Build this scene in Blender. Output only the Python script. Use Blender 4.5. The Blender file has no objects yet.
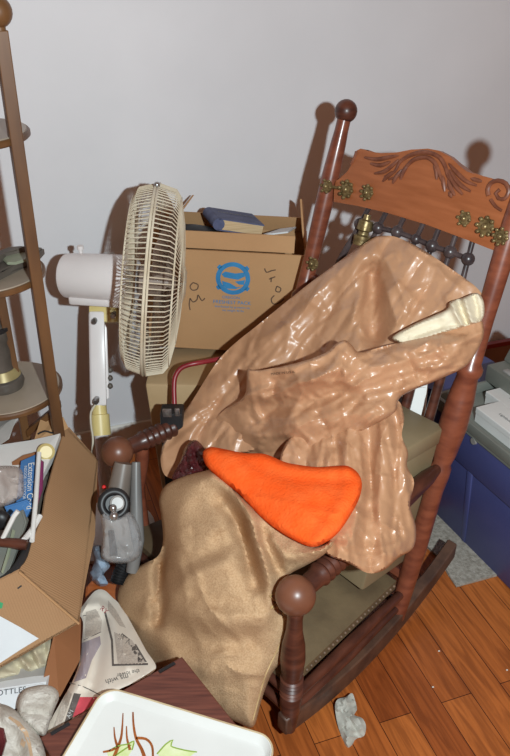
import bpy, bmesh, math, random
import numpy as np
from mathutils import Vector, Matrix, noise
from mathutils.geometry import delaunay_2d_cdt
random.seed(7)
C = bpy.context.scene.collection
PI = math.pi
# ------------------------------------------------------------------ camera numbers
F, H, TH = 750.0, 1.45, math.radians(30)
cs, sn = math.cos(TH), math.sin(TH)
CAM = Vector((0, 0, H))
def ray(x, y):
    u = (x - 255) / F; v = (378 - y) / F
    return Vector((u, cs + v * sn, -sn + v * cs))
def W(x, y, d): return CAM + ray(x, y) * d           # measured point at optical depth d
def Z(x, y, z): r = ray(x, y); return CAM + r * ((z - H) / r.z)
def plane_hit(x, y, p, n): r = ray(x, y); return CAM + r * ((p - CAM).dot(n) / r.dot(n))

# ------------------------------------------------------------------ materials
def nd(nt, t, **k):
    n = nt.nodes.new(t)
    for a, b in k.items(): setattr(n, a, b)
    return n
MATS = {}
def mat(name, c1, c2=None, rough=.5, scale=6, stretch=(1, 1, 1), bump=0, bscale=60, bstretch=(1, 1, 1), metal=0, spec=.5,
        detail=5, rot=(0, 0, 0), lo=.35, hi=.65, coat=0, trans=0, alpha=1, sheen=0, dist=0, bdist=.004, fac_noise2=0):
    m = bpy.data.materials.new(name); m.use_nodes = True; nt = m.node_tree
    b = nt.nodes['Principled BSDF']
    b.inputs['Roughness'].default_value = rough; b.inputs['Metallic'].default_value = metal
    b.inputs['Specular IOR Level'].default_value = spec
    b.inputs['Coat Weight'].default_value = coat; b.inputs['Coat Roughness'].default_value = .15
    b.inputs['Transmission Weight'].default_value = trans; b.inputs['Alpha'].default_value = alpha
    b.inputs['Sheen Weight'].default_value = sheen
    tc = nd(nt, 'ShaderNodeTexCoord')
    mp = nd(nt, 'ShaderNodeMapping'); mp.inputs['Scale'].default_value = stretch; mp.inputs['Rotation'].default_value = rot
    nt.links.new(tc.outputs['Object'], mp.inputs['Vector'])
    no = nd(nt, 'ShaderNodeTexNoise'); no.inputs['Scale'].default_value = scale; no.inputs['Detail'].default_value = detail
    no.inputs['Distortion'].default_value = dist
    nt.links.new(mp.outputs[0], no.inputs['Vector'])
    rp = nd(nt, 'ShaderNodeValToRGB')
    rp.color_ramp.elements[0].position = lo; rp.color_ramp.elements[1].position = hi
    rp.color_ramp.elements[0].color = (*c1, 1); rp.color_ramp.elements[1].color = (*(c2 or c1), 1)
    nt.links.new(no.outputs['Fac'], rp.inputs[0]); nt.links.new(rp.outputs[0], b.inputs['Base Color'])
    if bump:
        mp2 = nd(nt, 'ShaderNodeMapping'); mp2.inputs['Scale'].default_value = bstretch; mp2.inputs['Rotation'].default_value = rot
        nt.links.new(tc.outputs['Object'], mp2.inputs['Vector'])
        n2 = nd(nt, 'ShaderNodeTexNoise'); n2.inputs['Scale'].default_value = bscale; n2.inputs['Detail'].default_value = 6
        nt.links.new(mp2.outputs[0], n2.inputs['Vector'])
        bp = nd(nt, 'ShaderNodeBump'); bp.inputs['Strength'].default_value = bump; bp.inputs['Distance'].default_value = bdist
        nt.links.new(n2.outputs['Fac'], bp.inputs['Height']); nt.links.new(bp.outputs[0], b.inputs['Normal'])
    MATS[name] = m
    return m
def srgb(r, g, b): return tuple(((c / 255) / 12.92 if c / 255 <= .04045 else ((c / 255 + .055) / 1.055) ** 2.4) for c in (r, g, b))

def floor_mat():
    m = bpy.data.materials.new('floor_planks'); m.use_nodes = True; nt = m.node_tree
    b = nt.nodes['Principled BSDF']; b.inputs['Roughness'].default_value = .38
    tc = nd(nt, 'ShaderNodeTexCoord')
    mp = nd(nt, 'ShaderNodeMapping'); mp.inputs['Rotation'].default_value = (0, 0, math.radians(71)); mp.inputs['Location'].default_value = (.13, .02, 0)
    nt.links.new(tc.outputs['Object'], mp.inputs['Vector'])
    br = nd(nt, 'ShaderNodeTexBrick'); br.offset = .37; br.offset_frequency = 2; br.squash = 1
    br.inputs['Scale'].default_value = 1; br.inputs['Brick Width'].default_value = .55; br.inputs['Row Height'].default_value = .076
    br.inputs['Mortar Size'].default_value = .0009; br.inputs['Mortar Smooth'].default_value = .1; br.inputs['Bias'].default_value = -.1
    br.inputs['Color1'].default_value = (*srgb(196, 112, 52), 1); br.inputs['Color2'].default_value = (*srgb(140, 66, 28), 1)
    br.inputs['Mortar'].default_value = (*srgb(52, 20, 8), 1)
    nt.links.new(mp.outputs[0], br.inputs['Vector'])
    mg = nd(nt, 'ShaderNodeMapping'); mg.inputs['Scale'].default_value = (2.2, 26, 26)
    nt.links.new(mp.outputs[0], mg.inputs['Vector'])
    no = nd(nt, 'ShaderNodeTexNoise'); no.inputs['Scale'].default_value = 2.2; no.inputs['Detail'].default_value = 7; no.inputs['Distortion'].default_value = 1.6
    nt.links.new(mg.outputs[0], no.inputs['Vector'])
    rp = nd(nt, 'ShaderNodeValToRGB'); rp.color_ramp.elements[0].position = .38; rp.color_ramp.elements[1].position = .62
    rp.color_ramp.elements[0].color = (.42, .36, .34, 1); rp.color_ramp.elements[1].color = (1.08, 1.08, 1.05, 1)
    nt.links.new(no.outputs['Fac'], rp.inputs[0])
    mx = nd(nt, 'ShaderNodeMix', data_type='RGBA', blend_type='MULTIPLY'); mx.inputs[0].default_value = .6
    nt.links.new(br.outputs['Color'], mx.inputs[6]); nt.links.new(rp.outputs[0], mx.inputs[7])
    nt.links.new(mx.outputs[2], b.inputs['Base Color'])
    bp = nd(nt, 'ShaderNodeBump'); bp.inputs['Strength'].default_value = .25; bp.inputs['Distance'].default_value = .002; bp.invert = True
    nt.links.new(br.outputs['Fac'], bp.inputs['Height']); nt.links.new(bp.outputs[0], b.inputs['Normal'])
    return m
M_floor = floor_mat()
M_wall = mat('wall_paint', srgb(219, 219, 222), srgb(226, 226, 229), .55, 2.5, bump=.12, bscale=28, bdist=.003)
M_base = mat('baseboard_paint', srgb(232, 230, 222), srgb(222, 219, 210), .4, 5)
M_dark = mat('dark_walnut', srgb(66, 36, 28), srgb(96, 54, 40), .38, 5, (3, 3, 14), spec=.45, coat=.08, bump=.08, bscale=30)
M_ball = mat('worn_ball', srgb(84, 50, 37), srgb(118, 74, 54), .36, 9, spec=.5, bump=.06, bscale=40)
M_red = mat('red_oak', srgb(108, 56, 40), srgb(134, 74, 52), .35, 5, (4, 4, 12), coat=.2, bump=.06, bscale=40)
M_crest = mat('orange_oak', srgb(148, 84, 48), srgb(166, 98, 60), .4, 4, (3, 3, 22), coat=.15, bump=.08, bscale=18, bstretch=(1, 1, 6), lo=.3, hi=.7)
M_carve = mat('carved_oak', srgb(104, 58, 40), srgb(134, 82, 60), .45, 40)
M_rock = mat('worn_rocker', srgb(72, 50, 40), srgb(100, 70, 54), .5, 8, (3, 3, 3), bump=.2, bscale=50)
M_spin = mat('spindle_black', srgb(52, 44, 46), srgb(82, 70, 70), .32, 30, spec=.6)
M_brass = mat('aged_brass', srgb(108, 92, 60), srgb(158, 138, 96), .36, 60, metal=.6, bump=.3, bscale=120)
M_seat = mat('olive_leather', srgb(94, 78, 57), srgb(120, 101, 74), .55, 9, bump=.25, bscale=60)
M_obox = mat('olive_drab_card', srgb(126, 110, 82), srgb(142, 126, 98), .5, 6, bump=.1, bscale=30)
M_nail = mat('seat_nails', srgb(98, 78, 60), srgb(120, 96, 76), .5, 20)
M_bag = mat('tan_plastic', srgb(184, 138, 103), srgb(193, 147, 112), .36, 5, bump=.22, bscale=55, spec=.8, bdist=.004, lo=.3, hi=.7)
def crinkle(m, tilt, scale, stretch, scale2=None, tilt2=0):
    nt = m.node_tree; b = nt.nodes['Principled BSDF']
    src = b.inputs['Normal'].links[0].from_socket if b.inputs['Normal'].links else nd(nt, 'ShaderNodeNewGeometry').outputs['Normal']
    tc = nd(nt, 'ShaderNodeTexCoord')
    for sc_, tl, st in ((scale, tilt, stretch), (scale2, tilt2, (1, 1, 1))):
        if not tl: continue
        no = nd(nt, 'ShaderNodeTexNoise'); no.inputs['Scale'].default_value = sc_ * .5; no.inputs['Detail'].default_value = 2
        nt.links.new(tc.outputs['Object'], no.inputs['Vector'])
        ad = nd(nt, 'ShaderNodeVectorMath', operation='MULTIPLY_ADD'); ad.inputs[1].default_value = (.06, .06, .06)
        nt.links.new(no.outputs['Color'], ad.inputs[0]); nt.links.new(tc.outputs['Object'], ad.inputs[2])
        mp = nd(nt, 'ShaderNodeMapping'); mp.inputs['Scale'].default_value = st; nt.links.new(ad.outputs[0], mp.inputs['Vector'])
        vo = nd(nt, 'ShaderNodeTexVoronoi', feature='SMOOTH_F1'); vo.inputs['Scale'].default_value = sc_; vo.inputs['Smoothness'].default_value = .12
        nt.links.new(mp.outputs[0], vo.inputs['Vector'])
        sb = nd(nt, 'ShaderNodeVectorMath', operation='SUBTRACT'); sb.inputs[1].default_value = (.5, .5, .5); nt.links.new(vo.outputs['Color'], sb.inputs[0])
        ma = nd(nt, 'ShaderNodeVectorMath', operation='MULTIPLY_ADD'); ma.inputs[1].default_value = (tl, tl, tl)
        nt.links.new(sb.outputs[0], ma.inputs[0]); nt.links.new(src, ma.inputs[2])
        nz = nd(nt, 'ShaderNodeVectorMath', operation='NORMALIZE'); nt.links.new(ma.outputs[0], nz.inputs[0]); src = nz.outputs[0]
    nt.links.new(src, b.inputs['Normal'])
crinkle(M_bag, .12, 40, (1, 1, .6))
M_cream = mat('cream_cloth', srgb(226, 214, 188), srgb(212, 200, 172), .7, 8, bump=.15)
M_burlap = mat('burlap', srgb(178, 142, 106), srgb(202, 168, 132), .95, 330, bump=.7, bscale=330, spec=.05, detail=4, lo=.3, hi=.66, bdist=.003)
M_stitch = mat('burlap_thread', srgb(182, 152, 104), srgb(206, 178, 130), .9, 60)
M_orange = mat('orange_knit', srgb(255, 96, 36), srgb(255, 108, 48), .9, 30, bump=.8, bscale=200, spec=.05, bdist=.003)
M_maroon = mat('maroon_plastic', srgb(64, 22, 26), srgb(98, 44, 46), .2, 20, bump=.6, bscale=40)
M_fan = mat('fan_white', srgb(236, 230, 228), srgb(228, 222, 220), .3, 6)
M_wire = mat('cream_wire', srgb(224, 214, 192), srgb(204, 190, 164), .35, 14)
M_yel = mat('yellowed_plastic', srgb(228, 208, 142), srgb(216, 194, 126), .4, 12)
M_blade = mat('smoked_blade', srgb(150, 130, 116), srgb(170, 150, 136), .25, 5, alpha=.75)
M_chrome = mat('chrome', srgb(190, 190, 190), srgb(150, 150, 152), .3, 30, metal=.9)
M_cord = mat('cord_cream', srgb(206, 196, 176), srgb(186, 176, 156), .5, 20)
M_card = mat('cardboard', srgb(178, 136, 96), srgb(192, 150, 108), .75, 3, (1, 1, 1), bump=.12, bscale=20, spec=.2)
M_card2 = mat('pale_cardboard', srgb(198, 170, 132), srgb(186, 156, 116), .6, 4, bump=.2, bscale=14, spec=.3)
M_cardr = mat('corrugated_card', srgb(160, 122, 88), srgb(174, 136, 100), .75, 3, bump=.1, bscale=30, spec=.2)
M_cardd = mat('brown_card', srgb(132, 86, 56), srgb(150, 100, 66), .75, 4, spec=.2)
M_blueink = mat('blue_ink', srgb(42, 120, 172), srgb(52, 132, 184), .7, 30)
M_marker = mat('marker_ink', srgb(88, 66, 50), srgb(104, 80, 62), .8, 30)
M_black = mat('black_plastic', srgb(26, 26, 28), srgb(38, 38, 40), .45, 20)
M_navy = mat('navy_cloth', srgb(74, 80, 110), srgb(92, 98, 128), .7, 30, bump=.2, bscale=300)
M_page = mat('book_pages', srgb(206, 180, 142), srgb(186, 158, 120), .8, 8, (1, 1, 60))
M_shelfw = mat('shelf_wood', srgb(88, 58, 34), srgb(114, 78, 46), .45, 4, (5, 5, 1), coat=.1)
M_shelft = mat('shelf_taupe', srgb(148, 134, 118), srgb(170, 156, 138), .35, 5, spec=.6)
M_gdark = mat('dark_grey_glaze', srgb(74, 68, 62), srgb(98, 90, 82), .4, 14)
M_yelb = mat('pale_brass_band', srgb(176, 160, 112), srgb(150, 134, 92), .4, 20, metal=.3)
M_sage = mat('sage_glaze', srgb(140, 146, 124), srgb(154, 160, 138), .35, 14)
M_redtube = mat('red_paint', srgb(150, 44, 50), srgb(132, 34, 40), .35, 20)
M_white = mat('white_card', srgb(232, 230, 226), srgb(220, 218, 214), .55, 8)
M_paper = mat('white_paper', srgb(222, 226, 228), srgb(206, 210, 214), .6, 6)
M_soil = mat('soiled_white_cloth', srgb(182, 174, 162), srgb(208, 202, 192), .9, 25, bump=.6, bscale=220, lo=.35, hi=.6)
M_stain = mat('stain_brown', srgb(196, 162, 128), srgb(212, 182, 150), .9, 30)
def flutes(name, axis, pitch=.0052):
    """corrugated board: faint ribs square to axis"""
    m = mat(name, srgb(160, 122, 88), srgb(174, 136, 100), .75, 3, spec=.2); nt = m.node_tree; b = nt.nodes['Principled BSDF']
    tc = nd(nt, 'ShaderNodeTexCoord'); dt = nd(nt, 'ShaderNodeVectorMath', operation='DOT_PRODUCT'); dt.inputs[1].default_value = axis.normalized() * (2 * PI / pitch)
    nt.links.new(tc.outputs['Object'], dt.inputs[0])
    sn_ = nd(nt, 'ShaderNodeMath', operation='SINE'); nt.links.new(dt.outputs['Value'], sn_.inputs[0])
    bp = nd(nt, 'ShaderNodeBump'); bp.inputs['Strength'].default_value = .35; bp.inputs['Distance'].default_value = .0006
    nt.links.new(sn_.outputs[0], bp.inputs['Height']); nt.links.new(bp.outputs[0], b.inputs['Normal']); return m
M_crum = mat('crumpled_paper', srgb(206, 196, 168), srgb(192, 182, 154), .7, 8)
M_news = mat('newsprint', srgb(232, 220, 204), srgb(240, 230, 216), .8, 5, spec=.2)
M_ink = mat('newsprint_ink', srgb(92, 84, 80), srgb(112, 104, 98), .85, 60)
M_inkl = mat('grey_column_ink', srgb(192, 180, 168), srgb(214, 202, 188), .85, 300, detail=2)
M_lilac = mat('lilac_ad_ink', srgb(164, 152, 160), srgb(178, 166, 172), .85, 9)
M_pink = mat('pink_ad_ink', srgb(220, 86, 98), srgb(212, 78, 90), .8, 9)
M_dred = mat('headline_red', srgb(168, 60, 70), None, .8)
M_case = mat('mahogany_laminate', srgb(84, 44, 36), srgb(120, 68, 54), .38, 4, (3, 42, 42), coat=.2, rot=(0, 0, -math.radians(36)), lo=.3, hi=.7)
M_tray = mat('tray_white', srgb(224, 224, 220), srgb(214, 214, 210), .3, 5)
M_rim = mat('tray_rim', srgb(176, 150, 116), srgb(206, 186, 150), .4, 20)
M_twig = mat('painted_twig', srgb(140, 74, 28), srgb(166, 92, 38), .5, 40)
M_leaf = mat('painted_leaf', srgb(196, 214, 138), srgb(226, 232, 190), .5, 22)
M_leafl = mat('painted_leaf_line', srgb(132, 160, 60), srgb(150, 176, 80), .5, 30)
M_tote = mat('blue_tote', srgb(66, 72, 122), srgb(76, 82, 132), .42, 4, bump=.08, bscale=160)
M_grey = mat('grey_plastic', srgb(116, 118, 110), srgb(128, 130, 122), .5, 6, bump=.1, bscale=200)
M_greyl = mat('light_grey_plastic', srgb(142, 140, 136), srgb(164, 160, 156), .35, 10)
M_carpet = mat('grey_carpet', srgb(150, 142, 130), srgb(184, 176, 164), .95, 90, bump=.8, bscale=260, spec=.05)
M_scrap = mat('scrap_paper', srgb(164, 162, 152), srgb(188, 186, 176), .6, 25, bump=.4, bscale=60)
M_bklt = mat('booklet_blue', srgb(66, 116, 172), srgb(78, 128, 182), .4, 6)
M_wtext = mat('white_print', srgb(226, 228, 226), None, .6)
M_purple = mat('purple_card', srgb(150, 62, 110), srgb(130, 52, 98), .5, 9)
M_clear = mat('clear_plastic', srgb(218, 206, 198), srgb(206, 192, 184), .2, 12, alpha=.55, bump=.6, bscale=40)
M_clear2 = mat('clear_packaging', srgb(200, 198, 198), srgb(184, 184, 186), .12, 12, alpha=.38, bump=.5, bscale=30)
M_blue = mat('pale_blue_plastic', srgb(172, 188, 206), srgb(150, 168, 190), .3, 20, bump=.4, bscale=50)
M_board = mat('orange_board', srgb(190, 104, 52), srgb(170, 88, 42), .4, 4, (3, 20, 20), coat=.2)
M_brownp = mat('brown_panel', srgb(130, 98, 80), srgb(146, 112, 92), .6, 6)
M_redp = mat('red_edge', srgb(132, 40, 40), None, .5)
M_speck = mat('debris', srgb(220, 214, 204), None, .8)
M_led = mat('red_lens', srgb(220, 40, 40), None, .3)
M_text = mat('black_print', srgb(48, 46, 52), None, .7)
M_greenl = mat('green_label', srgb(48, 150, 96), None, .6)

# ------------------------------------------------------------------ object helpers
WM = {}
def obj(name, bm, m, parent=None, smooth=True, label=None):
    me = bpy.data.meshes.new(name)
    bmesh.ops.recalc_face_normals(bm, faces=bm.faces)
    bm.to_mesh(me); bm.free()
    for f in me.polygons: f.use_smooth = smooth
    if smooth:
        try: me.set_sharp_from_angle(angle=math.radians(38))
        except Exception: pass
    me.materials.append(m)
    o = bpy.data.objects.new(name, me); C.objects.link(o)
    WM[o] = Matrix.Identity(4)
    if parent:
        o.parent = parent; o.matrix_parent_inverse = WM[parent].inverted()
    if label: o['label'] = label
    return o
def thing(name, label, cat, loc, group=None):
    o = bpy.data.objects.new(name, None); C.objects.link(o); o.location = loc; o.empty_display_size = .05
    WM[o] = Matrix.Translation(Vector(loc))
    return tag(o, label, cat, group)
def tag(o, label, cat, group=None):
    o['label'] = label; o['category'] = cat
    if group: o['group'] = group
    return o
def struct(o): o['kind'] = 'structure'; return o
def B(): return bmesh.new()
def frame(z):
    z = z.normalized(); a = Vector((0, 0, 1)) if abs(z.z) < .9 else Vector((1, 0, 0))
    x = a.cross(z).normalized(); return x, z.cross(x)
def tube(bm, pts, r, seg=10, cap=True):
    pts = [Vector(p) for p in pts]; n = len(pts); rs = r if isinstance(r, (list, tuple)) else [r] * n
    rings = []; x = None
    for i, p in enumerate(pts):
        t = (pts[min(i + 1, n - 1)] - pts[max(i - 1, 0)])
        if t.length < 1e-9: t = Vector((0, 0, 1))
        t.normalize()
        if x is None: x, y = frame(t)
        else:
            x = (x - t * x.dot(t)).normalized(); y = t.cross(x)
        rings.append([bm.verts.new(p + (x * math.cos(a) + y * math.sin(a)) * rs[i]) for a in [2 * PI * k / seg for k in range(seg)]])
    for a, b in zip(rings, rings[1:]):
        for k in range(seg): bm.faces.new((a[k], a[(k + 1) % seg], b[(k + 1) % seg], b[k]))
    if cap:
        bm.faces.new(rings[0][::-1]); bm.faces.new(rings[-1])
def lathe(bm, p0, p1, prof, seg=20):
    """prof: list of (distance fraction along p0-p1, radius)"""
    p0 = Vector(p0); p1 = Vector(p1); ax = p1 - p0; x, y = frame(ax)
    rings = []
    for t, r in prof:
        c = p0 + ax * t
        rings.append([bm.verts.new(c + (x * math.cos(a) + y * math.sin(a)) * max(r, 1e-4)) for a in [2 * PI * k / seg for k in range(seg)]])
    for a, b in zip(rings, rings[1:]):
        for k in range(seg): bm.faces.new((a[k], a[(k + 1) % seg], b[(k + 1) % seg], b[k]))
    bm.faces.new(rings[0][::-1]); bm.faces.new(rings[-1])
def ball(bm, c, r, seg=16, sc=(1, 1, 1)):
    bmesh.ops.create_uvsphere(bm, u_segments=seg, v_segments=max(6, seg // 2 + 2), radius=r,
                              matrix=Matrix.Translation(Vector(c)) @ Matrix.Diagonal((*sc, 1)))
def hexa(bm, c, bev=0):
    """c: 4 lower corners then 4 upper corners, same order"""
    v = [bm.verts.new(Vector(p)) for p in c]
    fs = [bm.faces.new([v[i] for i in q]) for q in ((0, 1, 2, 3), (4, 5, 6, 7), (0, 1, 5, 4), (1, 2, 6, 5), (2, 3, 7, 6), (3, 0, 4, 7))]
    if bev:
        es = list({e for f in fs for e in f.edges})
        bmesh.ops.bevel(bm, geom=es, offset=bev, segments=2, affect='EDGES', profile=.5)
def obox(bm, o, ax, ay, az, bev=0):
    """box from corner o along three edge vectors"""
    o = Vector(o); hexa(bm, [o, o + ax, o + ax + ay, o + ay, o + az, o + ax + az, o + ax + ay + az, o + ay + az], bev)
def slab(bm, poly, n, bev=0):
    """polygon of 3-D points thickened by vector n"""
    a = [bm.verts.new(Vector(p)) for p in poly]; b = [bm.verts.new(Vector(p) + n) for p in poly]
    N = len(a); fs = [bm.faces.new(a), bm.faces.new(b[::-1])]
    for i in range(N): fs.append(bm.faces.new((a[i], a[(i + 1) % N], b[(i + 1) % N], b[i])))
    if bev: bmesh.ops.bevel(bm, geom=list({e for f in fs[:2] for e in f.edges}), offset=bev, segments=2, affect='EDGES')
def cat(pts, closed=True, step=4.0):
    pts = [np.array(p, float) for p in pts]; n = len(pts); out = []
    rng = range(n) if closed else range(n - 1)
    for i in rng:
        if closed: p0, p1, p2, p3 = pts[i - 1], pts[i], pts[(i + 1) % n], pts[(i + 2) % n]
        else: p0, p1, p2, p3 = pts[max(i - 1, 0)], pts[i], pts[i + 1], pts[min(i + 2, n - 1)]
        k = max(1, int(np.linalg.norm(p2 - p1) / step))
        for j in range(k):
            t = j / k
            out.append(.5 * (2 * p1 + (p2 - p0) * t + (2 * p0 - 5 * p1 + 4 * p2 - p3) * t * t + (3 * p1 - p0 - 3 * p2 + p3) * t ** 3))
    if not closed: out.append(pts[-1])
    return np.array(out)
def lin(pts, step=4.0):
    out = []; n = len(pts)
    for i in range(n):
        p = np.array(pts[i], float); q = np.array(pts[(i + 1) % n], float); k = max(1, int(np.linalg.norm(q - p) / step))
        out += [p + (q - p) * j / k for j in range(k)]
    return np.array(out)
def segdist(P, line, closed=False):
    line = np.asarray(line, float); a = line if closed else line[:-1]; b = np.roll(line, -1, 0) if closed else line[1:]
    best = np.full(len(P), 1e9)
    for p, q in zip(a, b):
        d = q - p; L = max(d.dot(d), 1e-9); t = np.clip(((P - p) @ d) / L, 0, 1)
        best = np.minimum(best, np.linalg.norm(P - (p + t[:, None] * d), axis=1))
    return best
def inside(P, poly):
    x, y = P[:, 0], P[:, 1]; r = np.zeros(len(P), bool); j = len(poly) - 1
    for i in range(len(poly)):
        xi, yi = poly[i]; xj, yj = poly[j]
        c = ((yi > y) != (yj > y)) & (x < (xj - xi) * (y - yi) / ((yj - yi) or 1e-9) + xi); r ^= c; j = i
    return r
class Soft:
    """A soft, closed body: its outline, a spatial surface through measured points, and folds."""
    def __init__(s, outline, ctrl, bulge=.03, R=14, thick=.03, folds=(), crumple=(), step=4.0, smooth=True, seed=0, sharp=(), rnd=(), facet=()):
        s.out = cat(outline, True, step) if smooth else lin(outline, step)
        s.bulge, s.R, s.thick, s.crumple, s.step, s.seed = bulge, R, thick, crumple, step, seed
        s.folds = [(cat(p, False, 6), a, w) for p, a, w in folds]
        s.sharp = [(cat(p, False, 6), a, w) for p, a, w in sharp]
        rg = random.Random(seed * 13 + 5); lo = s.out.min(0); hi = s.out.max(0)
        for count, ang, spread, l0, l1, w0, w1, amp in rnd:          # small random creases along the cloth's run
            k = 0
            while k < count:
                c = np.array((rg.uniform(lo[0], hi[0]), rg.uniform(lo[1], hi[1])))
                if not inside(c[None], s.out)[0]: continue
                a = math.radians(ang + rg.uniform(-spread, spread)); l = rg.uniform(l0, l1) / 2; b = rg.uniform(-.25, .25) * l
                t = np.array((math.cos(a), math.sin(a))); q = np.array((-t[1], t[0]))
                s.sharp.append((cat([c - t * l, c + q * b, c + t * l], False, 5), amp * rg.uniform(.5, 1) * rg.choice((1, 1, -1)), rg.uniform(w0, w1))); k += 1
        s.fac = []
        for sp, st, ang, amp in facet:                                # crumpled film: flat facets between random points
            a = math.radians(ang); ca, sa = math.cos(a), math.sin(a); m = s.out.mean(0); pts = []
            n = int(np.ptp(s.out, axis=0).max() * .75 / sp) + 2
            for i in range(-n, n + 1):
                for j in range(-n, n + 1):
                    u, v = (i + rg.uniform(-.45, .45)) * sp, (j + rg.uniform(-.45, .45) + .5 * (i % 2)) * sp
                    pts.append((u, v))
            vs, _, fs, _, _, _ = delaunay_2d_cdt([Vector(p) for p in pts], [], [], 0, 1e-4)
            V = np.array([tuple(q) for q in vs]); T = np.array([f for f in fs if len(f) == 3])
            s.fac.append((ca, sa, m, st, V[T], np.array([rg.uniform(-1, 1) for _ in V])[T] * amp))
        c = np.array(ctrl, float); s.c = c[:, :2]; n = len(c)
        K = s._k(s.c, s.c) + np.eye(n) * 1e-3 * 0
        Pm = np.c_[np.ones(n), s.c / 100]
        A = np.block([[K, Pm], [Pm.T, np.zeros((3, 3))]])
        s.w = np.linalg.lstsq(A, np.r_[c[:, 2], 0, 0, 0], rcond=None)[0]
    def _k(s, a, b):
        r = np.linalg.norm(a[:, None] - b[None], axis=2) / 100; return np.where(r > 0, r * r * np.log(np.maximum(r, 1e-9)), 0)
    def base(s, P): return s._k(P, s.c) @ s.w[:-3] + np.c_[np.ones(len(P)), P / 100] @ s.w[-3:]
    def prof(s, P):
        e = np.minimum(segdist(P, s.out, True) / s.R, 1); return np.sqrt(np.maximum(0, 1 - (1 - e) ** 2))
    def front(s, P):
        P = np.asarray(P, float); pr = s.prof(P); d = s.base(P) - s.bulge * pr
        for line, a, w in s.folds:
            d = d - a * np.exp(-(segdist(P, line) / w) ** 2) * np.minimum(1, pr * 1.3)
        for line, a, w in s.sharp:
            dd = segdist(P, line); e = np.minimum(np.linalg.norm(P - line[0], axis=1), np.linalg.norm(P - line[-1], axis=1))
            d = d - a * np.exp(-(np.sqrt(dd * dd + 2.2) - 1.48) / w) * np.minimum(1, pr * 1.3) * np.clip(e / (2.5 * w), .15, 1)
        for ca, sa, m, st, tri, h in s.fac:
            q = P - m; U = np.c_[(q[:, 0] * ca + q[:, 1] * sa) / st, -q[:, 0] * sa + q[:, 1] * ca]
            A, e1, e2 = tri[:, 0], tri[:, 1] - tri[:, 0], tri[:, 2] - tri[:, 0]; det = e1[:, 0] * e2[:, 1] - e1[:, 1] * e2[:, 0]
            for i, u in enumerate(U):
                r = u - A; b = (r[:, 0] * e2[:, 1] - r[:, 1] * e2[:, 0]) / det; c = (e1[:, 0] * r[:, 1] - e1[:, 1] * r[:, 0]) / det
                k = int(np.argmax(np.minimum(np.minimum(b, c), 1 - b - c)))
                d[i] -= (h[k, 0] * (1 - b[k] - c[k]) + h[k, 1] * b[k] + h[k, 2] * c[k]) * min(1, pr[i] * 1.3)
        for amp, fx, fy, ang, power in s.crumple:
            ca, sa = math.cos(ang), math.sin(ang)
            for i, (x, y) in enumerate(P):
                u = (x * ca + y * sa) / fx; v = (-x * sa + y * ca) / fy
                q = noise.noise(Vector((u * .6 + 3.1, v * .6, s.seed + 7.7)))
                n = 1 - abs(noise.noise(Vector((u + .8 * q, v + .8 * q, s.seed)))) * 2
                n2 = 1 - abs(noise.noise(Vector((u * 1.3 - .7 * q + 9, v * 1.3 + .6 * q, s.seed + 31)))) * 2
                d[i] -= amp * ((n - n2 * .7) if power == 9 else (max(n, 0) ** power - .4)) * min(1, pr[i] * 1.2)
        return d
    def pts(s, P, off=0.0):
        P = np.asarray(P, float); return [W(x, y, d - off) for (x, y), d in zip(P, s.front(P))]
    def mesh(s, bm=None):
        bm = bm or B(); o = s.out; lo = o.min(0); hi = o.max(0)
        xs = np.arange(lo[0], hi[0], s.step); g = []
        for j, y in enumerate(np.arange(lo[1], hi[1], s.step * .87)): g += [(x + (j % 2) * s.step / 2, y) for x in xs]
        g = np.array(g); g = g[inside(g, o)]; g = g[segdist(g, o, True) > s.step * .55]
        allp = np.r_[o, g]; n = len(o)
        vs, _, fs, ov, _, _ = delaunay_2d_cdt([Vector(p) for p in allp], [(i, (i + 1) % n) for i in range(n)], [], 1, 1e-4)
        P = np.array([tuple(v) for v in vs]); edge = segdist(P, o, True) < .02
        f = s.front(P); bk = s.base(P) + s.thick * s.prof(P)
        bk = np.maximum(bk, f + .002)
        va = [bm.verts.new(W(P[i][0], P[i][1], f[i])) for i in range(len(P))]
        vb = [va[i] if edge[i] else bm.verts.new(W(P[i][0], P[i][1], bk[i])) for i in range(len(P))]
        for t in fs:
            try: bm.faces.new([va[i] for i in t])
            except ValueError: pass
            if not all(edge[i] for i in t):
                try: bm.faces.new([vb[i] for i in reversed(t)])
                except ValueError: pass
        return bm
    def patch(s, bm, poly, off=.0015, step=4.0):
        """print lying on the surface"""
        o = lin(poly, step); n = len(o); lo = o.min(0); hi = o.max(0)
        g = np.array([(x, y) for x in np.arange(lo[0], hi[0], step) for y in np.arange(lo[1], hi[1], step)]).reshape(-1, 2)
        if len(g):
            g = g[inside(g, o)]
            if len(g): g = g[segdist(g, o, True) > step * .4]
        allp = np.r_[o, g] if len(g) else o
        vs, _, fs, _, _, _ = delaunay_2d_cdt([Vector(p) for p in allp], [(i, (i + 1) % n) for i in range(n)], [], 1, 1e-4)
        v = [bm.verts.new(p) for p in s.pts([tuple(q) for q in vs], off)]
        for t in fs: bm.faces.new([v[i] for i in t])
    def line(s, bm, pts, r=.0015, step=5.0, off=0.0, seg=6): tube(bm, s.pts(cat(pts, False, step), off), r, seg)
def text_bm(body, size=1.0, align='CENTER'):
    cu = bpy.data.curves.new('t', 'FONT'); cu.body = body; cu.size = size; cu.align_x = align; cu.align_y = 'CENTER'
    o = bpy.data.objects.new('t', cu); C.objects.link(o)
    dg = bpy.context.evaluated_depsgraph_get(); me = bpy.data.meshes.new_from_object(o.evaluated_get(dg))
    bpy.data.objects.remove(o); bm = B(); bm.from_mesh(me); bpy.data.meshes.remove(me); return bm
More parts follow.
